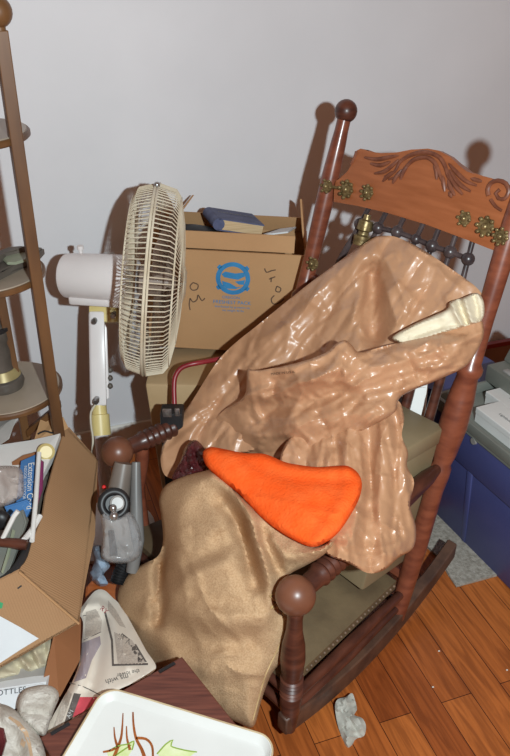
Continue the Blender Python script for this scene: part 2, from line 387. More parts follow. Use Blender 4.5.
def text_at(name, body, size, c, ex, ey, m, parent, align='CENTER', off=.0006):
    bm = text_bm(body, size, align); ex = ex.normalized(); ey = (ey - ex * ey.dot(ex)).normalized(); n = ex.cross(ey)
    for v in bm.verts: v.co = Vector(c) + ex * v.co.x + ey * v.co.y + n * off
    return obj(name, bm, m, parent, False)
def text_soft(name, body, soft, size, c, ang, m, parent, align='CENTER', off=.0015, mirror=1, sx=1):
    bm = text_bm(body, 1, align); ca, sa = math.cos(ang), math.sin(ang); vs = list(bm.verts)
    P = [(c[0] + size * (v.co.x * sx * ca + v.co.y * sa), c[1] + size * (v.co.x * sx * sa - v.co.y * ca)) for v in vs]
    for v, p in zip(vs, soft.pts(P, off)): v.co = p
    return obj(name, bm, m, parent, False)
def ribbon(bm, pts2, w, c, ex, ey, off=.0006):
    """flat stroke in the plane c, ex, ey"""
    pts2 = cat(pts2, False, .004); n = ex.cross(ey).normalized(); L = []
    for i, p in enumerate(pts2):
        t = pts2[min(i + 1, len(pts2) - 1)] - pts2[max(i - 1, 0)]; t = t / (np.linalg.norm(t) or 1); q = np.array((-t[1], t[0])) * w / 2
        L.append([bm.verts.new(c + ex * float((p + s * q)[0]) + ey * float((p + s * q)[1]) + n * off) for s in (-1, 1)])
    for a, b in zip(L, L[1:]): bm.faces.new((a[0], a[1], b[1], b[0]))

# ------------------------------------------------------------------ room
bm = B(); obox(bm, (-4, -2.5, -.05), Vector((8, 0, 0)), Vector((0, 7.5, 0)), Vector((0, 0, .05)))
struct(obj('floor', bm, M_floor, None, False))
wdir = Vector((1, .35, 0)).normalized(); wn = Vector((.35, -1, 0)).normalized()
W0 = Vector((0, 2.193, 0))
bm = B(); obox(bm, W0 - wdir * 3, wdir * 6, -wn * .1, Vector((0, 0, 2.6)))
struct(obj('wall_back', bm, M_wall, None, False))
bm = B(); obox(bm, W0 - wdir * 3 , wdir * 6, wn * .012, Vector((0, 0, .1)), .004)
struct(obj('baseboard_back', bm, M_base, None, False))

# ------------------------------------------------------------------ rocking chair
cpx, cpy, cyaw, ctilt = .016, 1.3413, -.8455, -.0331
wf, wr, wt, dp, ha, lean, hb = .6113, .5263, .493, .3991, .424, .2484, 1.1301
def L(x, y, z):
    y2 = y * math.cos(ctilt) - z * math.sin(ctilt); z2 = y * math.sin(ctilt) + z * math.cos(ctilt)
    return Vector((cpx + x * math.cos(cyaw) - y2 * math.sin(cyaw), cpy + x * math.sin(cyaw) + y2 * math.cos(cyaw), z2))
def back(sx, z):
    t = (z - .06) / (hb - .06); return L(sx * (wr / 2 + (wt - wr) / 2 * t), dp / 2 + lean * t, z)
chair = thing('rocking_chair', 'antique carved oak rocking chair with ball-topped posts, brass rosettes and a low olive seat', 'rocking chair', (cpx, cpy, 0))
PB = back(-1, .06); ex_ = (back(1, .6) - back(-1, .6)).normalized()
es_ = ((back(1, 1.1) + back(-1, 1.1)) - (back(1, .1) + back(-1, .1))).normalized(); en_ = ex_.cross(es_).normalized()
if en_.dot(CAM - PB) < 0: en_ = -en_
def bp(x, y, off=0.0): return plane_hit(x, y, PB, en_) + en_ * off      # a spot on the chair's back
for s in (-1, 1):
    # back posts
    p0, p1 = back(s, .03), back(s, hb - .02)
    prof = [(0, .017), (.05, .02), (.2, .023), (.34, .021), (.37, .024), (.39, .024), (.4, .02), (.42, .025), (.48, .031), (.54, .029), (.585, .023), (.595, .028), (.605, .028), (.615, .021),
            (.7, .0195), (.8, .0215), (.88, .022), (.95, .0185), (.975, .0165), (1, .0165)]
    bm = B(); lathe(bm, p0, p1, prof, 24)
    po = obj('back_post', bm, M_red, chair)
    bm = B(); ball(bm, back(s, hb - .004), .027, 20); obj('finial', bm, M_dark, po, label='dark ball finial on back post')
    # front posts
    ox = .016 if s < 0 else 0
    p0, p1 = L(s * wf / 2, -dp / 2, .04), L(s * wf / 2 + ox, -dp / 2 - .006, ha - .008)
    prof = [(0, .013), (.08, .0165), (.18, .021), (.27, .0225)]
    for k in range(5): t = .3 + k * .028; prof += [(t - .01, .0195), (t, .0235), (t + .01, .0195)]
    prof += [(.47, .022), (.56, .0245), (.66, .0225), (.76, .016), (.84, .0145), (.9, .0165), (1, .018)]
    bm = B(); lathe(bm, p0, p1, prof, 24)
    po = obj('front_post', bm, M_dark, chair)
    bm = B(); ball(bm, L(s * wf / 2 + ox, -dp / 2 - .008, ha - .006), .0375, 24); obj('ball_finial', bm, M_ball, po)
    # arms
    a0, a1 = L(s * wf / 2 + ox, -dp / 2 - .006, ha - .006), back(s, .455)
    prof = [(.04, .019), (.1, .020)]
    for k in range(8): t = .12 + k * .032; prof += [(t, .0205), (t + .012, .0245), (t + .02, .0245), (t + .03, .0205)]
    prof += [(.40, .023), (.48, .025), (.7, .021), (.88, .018), (.94, .013), (1, .009)]
    bm = B(); lathe(bm, a0, a1, prof, 24); obj('arm', bm, M_dark, chair)
    # side stretcher, seat rail
    for z, r in ((.088, .0105), (.128, .0125)):
        bm = B(); a, b_ = L(s * wf / 2, -dp / 2, z), back(s, z)
        lathe(bm, a, b_, [(0, r * .8), (.5, r * 1.15), (1, r * .8)], 12); obj('stretcher', bm, M_dark, chair)
    # rocker
    bm = B(); A, Bv = [], []
    pr = []
    for k in range(25):
        y = -.225 + k * (.655 / 24); x = (wf / 2) + (wr - wf) / 2 * ((y + .2) / .4) * .9
        zb = .0 + .62 * (y - .04) ** 2; h_ = .052 if -.22 < y < .3 else .045
        pr.append((s * x, y, zb, zb + h_))
    rings = []
    for x, y, za, zb in pr:
        rings.append([bm.verts.new(L(x + dx, y, z)) for dx, z in ((-.014, za), (.014, za), (.014, zb), (-.014, zb))])
    for a, b_ in zip(rings, rings[1:]):
        for k in range(4): bm.faces.new((a[k], a[(k + 1) % 4], b_[(k + 1) % 4], b_[k]))
    bm.faces.new(rings[0][::-1]); bm.faces.new(rings[-1])
    bmesh.ops.translate(bm, vec=(0, 0, .012), verts=bm.verts)
    bmesh.ops.bevel(bm, geom=[e for e in bm.edges], offset=.003, segments=1, affect='EDGES')
    obj('rocker', bm, M_rock, chair)
# cross stretchers
for y, z, w_ in ((-dp / 2, .09, wf), (-dp / 2, .14, wf)):
    bm = B(); lathe(bm, L(-w_ / 2, y, z), L(w_ / 2, y, z), [(0, .009), (.5, .014), (1, .009)], 12); obj('stretcher', bm, M_dark, chair)
bm = B(); lathe(bm, back(-1, .09), back(1, .09), [(0, .009), (.5, .013), (1, .009)], 12); obj('stretcher', bm, M_dark, chair)
# arm support under the left arm
bm = B(); tube(bm, [L(-.3, -.13, .42), L(-.3, -.135, .36), L(-.3, -.15, .28), L(-.3, -.14, .18), L(-.29, -.14, .1)], [.015, .017, .015, .012, .011], 12)
obj('arm_support', bm, M_red, chair)
# seat
bm = B(); N = 14; gr = {}
for i in range(N + 1):
    for j in range(N + 1):
        u, v = i / N * 2 - 1, j / N * 2 - 1; y = v * dp / 2 * .97
        hw = (wf / 2 + (wr - wf) / 2 * (v * .5 + .5)) - .012
        gr[i, j, 1] = bm.verts.new(L(u * hw, y, .165 + .035 * (1 - abs(u) ** 3) * (1 - abs(v) ** 3)))
        gr[i, j, 0] = bm.verts.new(L(u * hw, y, .14))
for i in range(N):
    for j in range(N):
        for k in (0, 1): bm.faces.new((gr[i, j, k], gr[i + 1, j, k], gr[i + 1, j + 1, k], gr[i, j + 1, k]))
for i in range(N):
    for a, b_ in (((i, 0), (i + 1, 0)), ((i, N), (i + 1, N)), ((0, i), (0, i + 1)), ((N, i), (N, i + 1))):
        bm.faces.new((gr[(*a, 0)], gr[(*b_, 0)], gr[(*b_, 1)], gr[(*a, 1)]))
seat = obj('seat', bm, M_seat, chair)
bm = B()
for s in (-1, 1):
    bm = B()
    for k in range(26):
        v = -1 + 2 * (k + .5) / 26; hw = (wf / 2 + (wr - wf) / 2 * (v * .5 + .5)) - .011
        ball(bm, L(s * hw, v * dp / 2 * .96, .155), .0042, 8)
    obj('nail_trim', bm, M_nail, seat)
# crest rail with carving
cr = [(336, 202), (338, 181), (344, 178), (351, 173), (356, 165), (358, 156), (359, 151), (363, 149), (366, 151), (374, 154), (385, 155), (400, 153), (415, 150), (430, 149), (441, 151), (452, 157), (461, 165), (470, 172),
      (480, 177), (490, 178), (499, 180), (504, 184), (516, 190), (520, 205), (516, 222), (508, 243), (500, 252), (470, 240), (430, 225), (390, 213), (360, 206)]
bm = B(); slab(bm, [bp(x, y, -.012) for x, y in lin(cr, 9)], en_ * .024, .003)
crest = obj('crest_rail', bm, M_crest, chair)
bm = B()
def carve(pts, r0, r1, mid=None):
    p = cat(pts, False, 3); n = len(p)
    rr = [(r0 + (r1 - r0) * i / (n - 1)) * (math.sin(PI * (.12 + .85 * i / (n - 1))) ** .6 if mid else 1) for i in range(n)]
    tube(bm, [bp(x, y, .0125) for x, y in p], rr, 8)
for pts in ([(388, 177), (398, 172), (404, 162), (416, 155), (430, 153), (443, 158), (449, 168), (452, 178), (461, 186)],
            [(392, 180), (403, 176), (409, 168), (418, 160), (430, 158), (438, 163), (442, 172), (446, 182), (452, 190)],
            [(378, 174), (388, 172), (397, 165), (402, 160)], [(374, 164), (384, 166), (394, 162)], [(368, 158), (380, 160), (392, 158), (402, 156)],
            [(386, 182), (392, 176), (398, 172)], [(396, 184), (400, 177), (405, 170)], [(404, 180), (407, 172), (412, 165)],
            [(440, 180), (440, 172), (437, 164)], [(448, 192), (447, 184), (446, 176)], [(458, 196), (454, 188), (451, 180)],
            [(466, 195), (460, 188), (455, 180), (451, 170)], [(474, 192), (466, 187), (459, 180), (453, 170)], [(480, 186), (470, 182), (461, 174), (452, 164)],
            [(485, 182), (474, 179)], [(455, 198), (452, 192)]):
    carve(pts, .0042, .0058, True)
carve([(492, 196), (491, 190), (494, 184), (501, 181), (509, 184), (512, 192), (508, 199), (502, 199), (499, 194), (503, 190)], .005, .004)
carve([(494, 200), (499, 207), (505, 211)], .004, .003)
carve([(360, 152), (358, 158), (354, 165)], .004, .003)
obj('carving', bm, M_carve, crest)
# brass rosettes
def rosette(x, y, rp, off, m=8):
    bm = B(); c = bp(x, y, off); r = rp
    lathe(bm, c - en_ * .004, c + en_ * .004, [(0, r * .85), (.6, r * .8), (1, r * .4)], 16)
    for k in range(m):
        a = 2 * PI * k / m; q = c + (ex_ * math.cos(a) + es_ * math.sin(a)) * r * .82
        ball(bm, q + en_ * .004, r * .22, 8)
    ball(bm, c + en_ * .004, r * .34, 10)
    obj('brass_rosette', bm, M_brass, chair)
for x, y, r, o in ((332, 187, .018, .02), (350, 190, .023, .013), (371, 193, .019, .013), (468, 219, .0175, .013), (489, 227, .022, .013), (506, 237, .019, .02), (318, 264, .018, .02)):
    rosette(x, y, r, o, 6 if r < .0185 else 8)
bm = B(); lathe(bm, bp(336.5, 187.5, .0175), bp(345, 189, .0125), [(0, .004), (1, .004)], 8); obj('brass_strap', bm, M_brass, chair)
# spindles
lowL, lowR = back(-1, .735), back(1, .735)
sp = [(360, 224), (378, 228), (397, 232), (416, 239), (432, 246), (450, 252), (468, 259)]
bm = B(); tube(bm, [bp(x, y, 0) for x, y in sp], .0062, 8); rod = obj('spindle_rod', bm, M_spin, chair)
for i, (x, y) in enumerate(sp):
    c = bp(x, y, 0); t = i / 6 * .72 + .14
    lo = lowL.lerp(lowR, t); top = c + (c - lo).normalized() * .055
    bm = B(); Lh = (top - lo).length; f = (c - lo).length / Lh
    lathe(bm, lo, top, [(0, .006), (f * .5, .0085), (f * .8, .006), (f + .04, .0055), (1, .0062)], 10)
    s_ = obj('spindle', bm, M_spin, chair)
    bm = B(); ball(bm, c, .0145 if i != 3 else .012, 14); obj('spindle_ball', bm, M_spin, s_)
bm = B(); tube(bm, [lowL, lowR], .012, 10); obj('back_rail', bm, M_red, chair)
lo0, lo1 = back(-1, .16), back(1, .16)
for i in range(7):
    t = .1 + .78 * i / 6; bm = B(); lathe(bm, lo0.lerp(lo1, t), lowL.lerp(lowR, t), [(0, .009), (.5, .0135), (1, .009)], 10); obj('slat', bm, M_dark, chair)
bm = B(); tube(bm, [lo0, lo1], .012, 8); obj('back_rail', bm, M_red, chair)
# brass ferrule beside the second spindle
bm = B(); lathe(bm, bp(364, 245, .012), bp(371, 215, .012), [(0, .02), (.3, .021), (.35, .013), (.45, .0125), (.5, .019), (.8, .017), (.85, .009), (1, .008)], 18); obj('brass_cup', bm, M_brass, chair)

# ------------------------------------------------------------------ olive box on the seat
bm = B(); X = L(1, 0, 0) - L(0, 0, 0); Y = L(0, 1, 0) - L(0, 0, 0); Zv = Vector((0, 0, 1))
Zt = (Zv + Y * .23); obox(bm, L(.0, .075, .2), X * .245, Y * .15, Zt * .345, .008)
olive = obj('storage_box', bm, M_obox); tag(olive, 'olive drab box on the rocking chair seat behind the tan plastic bag', 'box')
bm = B(); ob = L(.0, .075, .2)
obox(bm, ob + X * -.004 + Y * -.004 + Zt * .31, X * .253, Y * .158, Zt * .04, .006); obj('lid', bm, M_obox, olive)

# ------------------------------------------------------------------ tan plastic bag
bagc = ()
B1 = Soft([(380, 236), (396, 237), (420, 248), (450, 268), (476, 287), (483, 300), (470, 312), (440, 324), (400, 345), (370, 380), (330, 425), (250, 452), (215, 455), (190, 462), (178, 478), (164, 474), (161, 452), (172, 427), (190, 404), (222, 356), (264, 320), (306, 286), (345, 257), (371, 239)],
          [(380, 237, 1.70), (480, 298, 1.55), (430, 262, 1.62), (300, 300, 1.80), (200, 400, 1.84), (163, 455, 1.81), (260, 430, 1.74), (330, 400, 1.66), (400, 330, 1.61), (350, 300, 1.70)],
          .004, 2.5, .03,
          [([(374, 275), (375, 300), (374, 335)], -.06, 11), ([(355, 258), (310, 305), (262, 365), (220, 425)], .02, 12), ([(335, 295), (300, 345)], -.014, 10), ([(430, 280), (450, 300)], .01, 14), ([(215, 385), (185, 430)], .016, 10)],
          (), 1.7, True, 1.3,
          [([(379, 238), (370, 264), (360, 295), (348, 335)], .016, 7), ([(376, 262), (384, 285), (393, 310), (400, 335)], .016, 6), ([(377, 240), (345, 285), (300, 340), (258, 370)], .008, 5), ([(366, 246), (325, 285), (270, 340), (235, 390)], .008, 4),
           ([(395, 240), (425, 262), (470, 296)], .008, 6), ([(392, 275), (415, 300), (436, 318)], .008, 5), ([(382, 250), (400, 290), (412, 325)], .007, 4), ([(372, 268), (366, 300), (362, 330)], -.008, 3), ([(300, 320), (250, 375), (205, 440)], -.008, 4), ([(240, 372), (200, 420), (180, 462)], .01, 5), ([(225, 395), (205, 425), (192, 452)], -.01, 4), ([(245, 395), (232, 425), (214, 448)], .01, 4)],
          [(46, 128, 12, 40, 110, 1.6, 2.6, .0065), (24, 60, 40, 16, 40, 1.5, 2.4, .005)], [(18, 3.2, 128, .013), (9, 2, 110, .0045)])
B2 = Soft([(247, 371), (250, 369), (262, 370), (300, 362), (325, 353), (337, 343), (345, 340), (352, 345), (360, 352), (385, 346), (420, 337), (450, 327), (478, 318), (484, 330), (480, 345), (466, 366), (440, 379), (402, 396), (395, 412), (372, 426), (340, 440), (300, 458), (262, 462), (232, 455), (205, 447), (200, 438), (222, 412), (244, 396)],
          [(250, 380, 1.66), (478, 335, 1.53), (400, 365, 1.54), (330, 400, 1.55), (225, 425, 1.79), (203, 442, 1.85), (300, 456, 1.63), (262, 460, 1.72), (370, 415, 1.53), (440, 350, 1.53)],
          .010, 4, .04,
          [([(300, 380), (335, 372), (345, 352)], .02, 9), ([(350, 372), (400, 360), (460, 345)], .028, 13), ([(285, 425), (330, 420), (380, 408)], .02, 11), ([(262, 410), (300, 402), (345, 392)], -.022, 9), ([(240, 420), (260, 440)], .012, 10), ([(275, 392), (268, 420)], -.014, 7)],
          (), 1.7, True, 4.1,
          [([(342, 348), (330, 368), (304, 392), (282, 430)], .014, 5), ([(344, 346), (352, 360), (380, 366), (430, 352), (476, 332)], .014, 6), ([(340, 352), (352, 386), (394, 375), (441, 362), (468, 338)], .012, 5), ([(338, 404), (375, 396), (414, 386), (452, 368)], .012, 5),
           ([(338, 350), (318, 360), (280, 374), (252, 384)], .01, 4), ([(348, 352), (340, 372), (326, 384)], -.014, 4), ([(352, 350), (356, 358), (346, 366)], .012, 3), ([(359, 426), (380, 416), (396, 404)], .014, 4), ([(330, 436), (352, 410), (362, 392)], -.012, 5), ([(276, 376), (273, 398), (284, 404)], -.014, 3),
           ([(250, 376), (252, 400), (262, 420), (278, 428)], .012, 4), ([(300, 392), (318, 400), (350, 396)], .01, 4), ([(290, 405), (300, 430), (318, 446)], .012, 4), ([(312, 404), (326, 426), (332, 438)], -.012, 4), ([(232, 430), (262, 436), (292, 430), (320, 412)], .012, 5), ([(212, 436), (240, 446), (280, 450)], .01, 4),
           ([(385, 352), (410, 358), (440, 344)], -.01, 5), ([(395, 350), (420, 345), (465, 330)], .008, 4)],
          [(46, -20, 20, 30, 80, 1.6, 2.6, .0075), (36, 50, 45, 14, 40, 1.5, 2.4, .006)], [(17, 2.4, -20, .015), (9, 1.8, 30, .005)])
B3 = Soft([(288, 440), (330, 420), (370, 412), (396, 400), (404, 416), (402, 436), (408, 452), (407, 466), (414, 482), (410, 505), (416, 528), (413, 548), (398, 558), (384, 570), (368, 573), (348, 563), (330, 556), (318, 545), (300, 520), (280, 480)],
          [(300, 450, 1.58), (395, 410, 1.55), (410, 480, 1.52), (413, 545, 1.49), (375, 570, 1.41), (330, 555, 1.37), (340, 480, 1.49), (310, 510, 1.45)],
          .005, 3, .03,
          [([(350, 430), (353, 480), (348, 540)], .02, 10), ([(366, 430), (372, 490)], -.016, 8), ([(388, 430), (386, 500), (390, 550)], .016, 9), ([(336, 445), (338, 490)], -.016, 8), ([(340, 558), (372, 566), (402, 548)], .012, 7)],
          (), 1.7, True, 9.4,
          [([(358, 428), (362, 480), (355, 530), (340, 556)], .012, 4), ([(380, 416), (381, 460), (379, 515), (386, 562)], .012, 4), ([(396, 414), (397, 450), (393, 500)], -.01, 4), ([(342, 438), (346, 490), (338, 520)], .012, 4), ([(398, 440), (405, 470), (402, 500)], .01, 4),
           ([(412, 534), (390, 546), (360, 548), (342, 540)], .01, 5), ([(394, 552), (372, 556), (352, 556)], .01, 4), ([(366, 440), (371, 480), (366, 520)], -.012, 4), ([(322, 452), (332, 470), (334, 500)], .012, 4), ([(400, 520), (405, 535), (396, 552)], .01, 4)],
          [(44, 86, 14, 34, 90, 1.6, 2.6, .0075), (30, 30, 45, 12, 34, 1.5, 2.4, .006)], [(14, 3, 86, .013), (9, 1.8, 70, .0045)])
bm = B(); B1.mesh(bm); B2.mesh(bm); B3.mesh(bm)
bag = obj('plastic_bag', bm, M_bag); tag(bag, 'large crumpled tan plastic bag draped over the rocking chair back and seat', 'bag')
text_soft('printed_text', 'MADE IN U.S.A.', B2, 3.6, (283, 373), -.1, M_marker, bag, off=.002)
# cream cloth in its mouth
WC = Soft([(392, 338), (410, 326), (432, 316), (447, 309), (450, 302), (462, 298), (477, 293), (484, 303), (482, 320), (466, 326), (440, 334), (410, 344)],
          [(395, 338, 1.56), (450, 305, 1.53), (480, 300, 1.52), (460, 325, 1.51)], .012, 3, .02,
          [([(452, 303), (456, 314), (462, 325)], .014, 3), ([(465, 299), (468, 310), (472, 322)], .014, 3), ([(459, 302), (463, 314), (467, 324)], -.012, 3), ([(474, 297), (477, 308), (478, 318)], -.01, 2.5)], (), 1.7, True, 2, [([(400, 334), (425, 322), (448, 316)], .008, 2), ([(410, 338), (440, 328), (470, 322)], -.008, 2)], (), [(9, 2, -25, .006)])
tag(obj('folded_cloth', WC.mesh(), M_cream), 'cream folded cloth poking out of the open mouth of the tan plastic bag', 'cloth')
# maroon wrapper behind the sack
MB_ = Soft([(186, 446), (196, 440), (206, 452), (206, 470), (196, 478), (180, 486), (172, 478), (180, 462)], [(190, 450, 1.70), (200, 470, 1.66), (180, 480, 1.68)], .02, 6, .02, [([(188, 448), (192, 462), (186, 478)], .012, 3)], ((.01, 8, 5, .9, 2),), 2.2, True, 5)
tag(obj('maroon_wrapper', MB_.mesh(), M_maroon), 'shiny dark maroon plastic wrapper between the tan bag and the burlap sack', 'wrapper')

# ------------------------------------------------------------------ burlap sack
SK = Soft([(200, 472), (214, 470), (226, 479), (240, 494), (256, 508), (275, 522), (300, 540), (318, 546), (330, 540), (333, 545), (322, 556), (305, 566), (290, 574), (279, 586), (275, 598), (281, 612), (294, 618), (298, 634), (294, 652), (276, 668), (268, 682), (261, 702), (253, 727), (236, 722), (212, 712), (185, 700), (160, 680), (140, 648), (126, 622), (118, 602), (120, 586), (130, 572), (143, 564), (158, 556), (163, 540), (161, 515), (159, 500), (165, 486), (182, 477)],
          [(205, 475, 1.60), (165, 500, 1.66), (165, 560, 1.66), (122, 600, 1.74), (150, 650, 1.66), (190, 695, 1.58), (252, 722, 1.50), (220, 640, 1.49), (200, 560, 1.52), (260, 560, 1.47), (320, 550, 1.38), (290, 640, 1.50), (280, 590, 1.44), (225, 500, 1.54)],
          .045, 22, .09,
          [([(214, 474), (232, 486), (246, 510), (258, 545), (268, 580), (274, 600)], .03, 8), ([(222, 500), (236, 520), (246, 545), (256, 585)], -.035, 9), ([(202, 478), (185, 500), (178, 540), (186, 580)], .018, 12),
           ([(162, 548), (160, 575), (162, 600), (158, 622)], -.04, 6), ([(158, 590), (185, 610), (225, 620), (262, 618)], .02, 11), ([(160, 625), (200, 640), (250, 640)], -.018, 12), ([(240, 520), (232, 540), (205, 555), (190, 562)], -.02, 9),
           ([(150, 610), (175, 660), (195, 690)], .015, 10), ([(272, 540), (285, 556), (295, 562)], .014, 5), ([(262, 530), (276, 556), (282, 574)], -.016, 5), ([(170, 655), (215, 672), (262, 668)], .013, 10), ([(180, 590), (195, 575), (225, 565)], .012, 8)],
          ((.010, 60, 34, math.radians(60), 1.5), (.003, 16, 12, .5, 1.5)), 2.4, True, 3.3,
          [([(230, 484), (248, 515), (262, 555), (272, 590)], 0.023, 7), ([(226, 505), (240, 530), (252, 580)], -0.027, 6), ([(160, 552), (159, 585), (150, 612)], -0.038, 5), ([(180, 592), (215, 612), (255, 616)], 0.015, 8), ([(206, 545), (225, 532), (238, 520)], -0.019, 6), ([(255, 530), (270, 556), (279, 578)], -0.023, 4), ([(290, 556), (312, 552), (326, 545)], 0.019, 4), ([(284, 566), (306, 560)], -0.023, 4), ([(195, 690), (215, 660), (240, 640)], 0.011, 8)],
          [(16, 40, 50, 25, 70, 5, 9, .005)])
sack = obj('burlap_sack', SK.mesh(), M_burlap); tag(sack, 'slumped tan burlap sack spilling over the front of the rocking chair seat', 'sack')
bm = B(); SK.line(bm, [(281, 600), (284, 620), (282, 638), (275, 655), (266, 674), (260, 694), (253, 720)], .0013, 4, .0005)
obj('seam', bm, M_stitch, sack)
bm = B(); SK.line(bm, [(277, 592), (270, 596), (276, 602), (271, 608), (279, 607)], .002, 3, .004); SK.line(bm, [(280, 596), (275, 604), (284, 611)], .0018, 3, .006); obj('loose_thread', bm, M_stitch, sack)
# orange knit hat
OH = Soft([(203, 452), (210, 447), (224, 449), (245, 453), (265, 454), (285, 462), (300, 465), (318, 467), (335, 466), (348, 466), (358, 473), (362, 484), (359, 499), (350, 516), (338, 533), (325, 543), (312, 547), (296, 541), (276, 529), (258, 514), (240, 495), (224, 482), (209, 469), (204, 461)],
          [(206, 454, 1.56), (300, 470, 1.49), (355, 478, 1.45), (320, 540, 1.36), (250, 500, 1.47), (300, 510, 1.41)], .026, 9, .035,
          [([(245, 458), (285, 476), (320, 480), (350, 478)], -.01, 7), ([(348, 472), (345, 495), (330, 520), (318, 540)], .008, 7), ([(230, 460), (275, 490), (305, 520)], .006, 16)],
          ((.006, 60, 26, .5, 1.3),), 3.2, True, 6)
tag(obj('knit_hat', OH.mesh(), M_orange), 'bright orange knit hat lying on top of the burlap sack', 'hat')

# ------------------------------------------------------------------ electric fan
FD = 1.95
hub = W(152, 281, 1.88)
fax = Vector((1, .04, -.115)).normalized(); fx, fy = frame(fax)
fan = thing('electric_fan', 'white pedestal fan with a cream wire cage turned to the right', 'fan', (W(97, 460, FD).x, W(97, 460, FD).y, 0))
def fp(a, r, th): return hub + fax * a + (fx * math.cos(th) + fy * math.sin(th)) * r
RC = .238
for nm, prof in (('rear_grille', [(-.04, .055), (-.054, .11), (-.06, .17), (-.056, .205), (-.044, .225), (-.002, RC)]),
                 ('front_grille', [(.003, RC), (.045, .228), (.058, .21), (.070, .15), (.076, .09), (.078, .045)])):
    bm = B(); N = 116
    for k in range(N):
        th = 2 * PI * k / N
        tube(bm, [fp(a, r, th) for a, r in prof], .0014, 5, False)
    for a, r in (prof[0], prof[-1], prof[3], prof[2]):
        tube(bm, [fp(a, r, 2 * PI * k / 48) for k in range(49)], .0022, 6, False)
    g = obj(nm, bm, M_wire, fan)
bm = B()
for a in (-.004, .004): tube(bm, [fp(a, RC + .001, 2 * PI * k / 64) for k in range(65)], .0024, 8, False)
ringo = obj('rim_ring', bm, M_wire, fan)
for th in (1.55, 1.55 + PI): bm = B(); ball(bm, fp(0, RC + .004, th), .008, 10); obj('rim_clip', bm, M_chrome, ringo)
bm = B(); lathe(bm, fp(.072, 0, 0), fp(.086, 0, 0), [(0, .047), (.6, .045), (1, .03)], 24); obj('badge', bm, M_wire, fan)
for k in range(4):
    bm = B(); n = 12; a0 = k * PI / 2 + .4; rows = []
    for i in range(n + 1):
        r = .035 + .165 * i / n; w_ = .5 + .35 * math.sin(PI * i / n)
        rows.append([bm.verts.new(fp(.02 - .045 * (j / 5 - .5) + .01, r, a0 + w_ * (j / 5 - .5) * 1.7)) for j in range(6)])
    for a, b_ in zip(rows, rows[1:]):
        for j in range(5): bm.faces.new((a[j], a[j + 1], b_[j + 1], b_[j]))
    bmesh.ops.solidify(bm, geom=bm.faces[:], thickness=.0025); obj('blade', bm, M_blade, fan)
bm = B(); lathe(bm, fp(-.03, 0, 0), fp(.06, 0, 0), [(0, .036), (.8, .036), (1, .02)], 20); obj('blade_hub', bm, M_blade, fan)
bm = B(); m0, m1 = W(64, 275.5, 1.92), fp(-.045, 0, 0)
lathe(bm, m0, m1, [(0, .03), (.015, .048), (.04, .055), (.1, .0575), (.5, .0595), (.92, .06), (1, .057)], 32); motor = obj('motor_housing', bm, M_fan, fan)
bm = B(); e = (m1 - m0); o = m0.lerp(m1, .08) + Vector((0, -.045, -.062)); obox(bm, o, e * .84, Vector((0, .09, 0)), Vector((0, 0, .022)), .006); obj('housing_base', bm, M_fan, motor)
bm = B(); kx = W(81, 254, 1.9); lathe(bm, kx, kx + Vector((0, 0, .022)), [(0, .005), (.5, .005), (.6, .0085), (1, .0085)], 12); obj('oscillation_knob', bm, M_fan, motor)
# neck, collar, pole and base
nk0, nk1 = W(98, 410, FD), W(97, 312, FD)
up = (nk1 - nk0).normalized(); side = Vector((1, 0, 0)); dep = up.cross(side).normalized()
bm = B(); obox(bm, W(88.5, 322, FD - .015), W(117, 322, FD - .015) - W(88.5, 322, FD - .015), dep * .05, W(88.5, 305, FD - .015) - W(88.5, 322, FD - .015), .005); obj('tilt_bracket', bm, M_yel, fan)
bm = B(); hexa(bm, [W(90, 406, FD), W(107, 406, FD), W(107, 406, FD + .05), W(90, 406, FD + .05), W(88.5, 311, FD - .02), W(104.5, 311, FD - .02), W(104.5, 311, FD + .04), W(88.5, 311, FD + .04)], .007); neck = obj('neck', bm, M_fan, fan)
bm = B(); hexa(bm, [W(104, 402, FD + .005), W(109.5, 398, FD + .01), W(109.5, 398, FD + .045), W(104, 402, FD + .045), W(103, 320, FD - .01), W(107, 328, FD - .01), W(107, 328, FD + .03), W(103, 320, FD + .03)], .003); obj('neck_cover', bm, M_fan, neck)
for y in (370, 378, 386): bm = B(); ball(bm, W(110, y, FD + .01), .008, 8); obj('switch', bm, M_gdark, neck)
for x, y in ((94, 322), (96, 402), (113, 316)): bm = B(); q = W(x, y, FD - .028); lathe(bm, q + Vector((0, .02, 0)), q - Vector((0, .004, 0)), [(0, .006), (.7, .008), (1, .006)], 12); obj('screw', bm, M_chrome, neck)
bm = B(); q0, q1 = W(101, 435, FD + .02), W(99, 405, FD + .02); lathe(bm, q0, q1, [(0, .026), (.68, .025), (.7, .02), (1, .019)], 20); obj('collar', bm, M_yel, fan)
base0 = Vector((q0.x - .01, q0.y, 0)); bm = B(); lathe(bm, base0 + Vector((0, 0, .02)), q1, [(0, .0185), (1, .0185)], 18); obj('pole', bm, M_fan, fan)
bm = B(); lathe(bm, base0, base0 + Vector((0, 0, .04)), [(0, .13), (.3, .13), (.6, .1), (1, .03)], 32); obj('base', bm, M_fan, fan)
bm = B(); tube(bm, [W(x, y, FD - .02) for x, y in cat([(96, 404), (91, 412), (91, 425), (93, 440), (91, 462)], False, 4)], .0028, 8); obj('power_cord', bm, M_cord, fan)

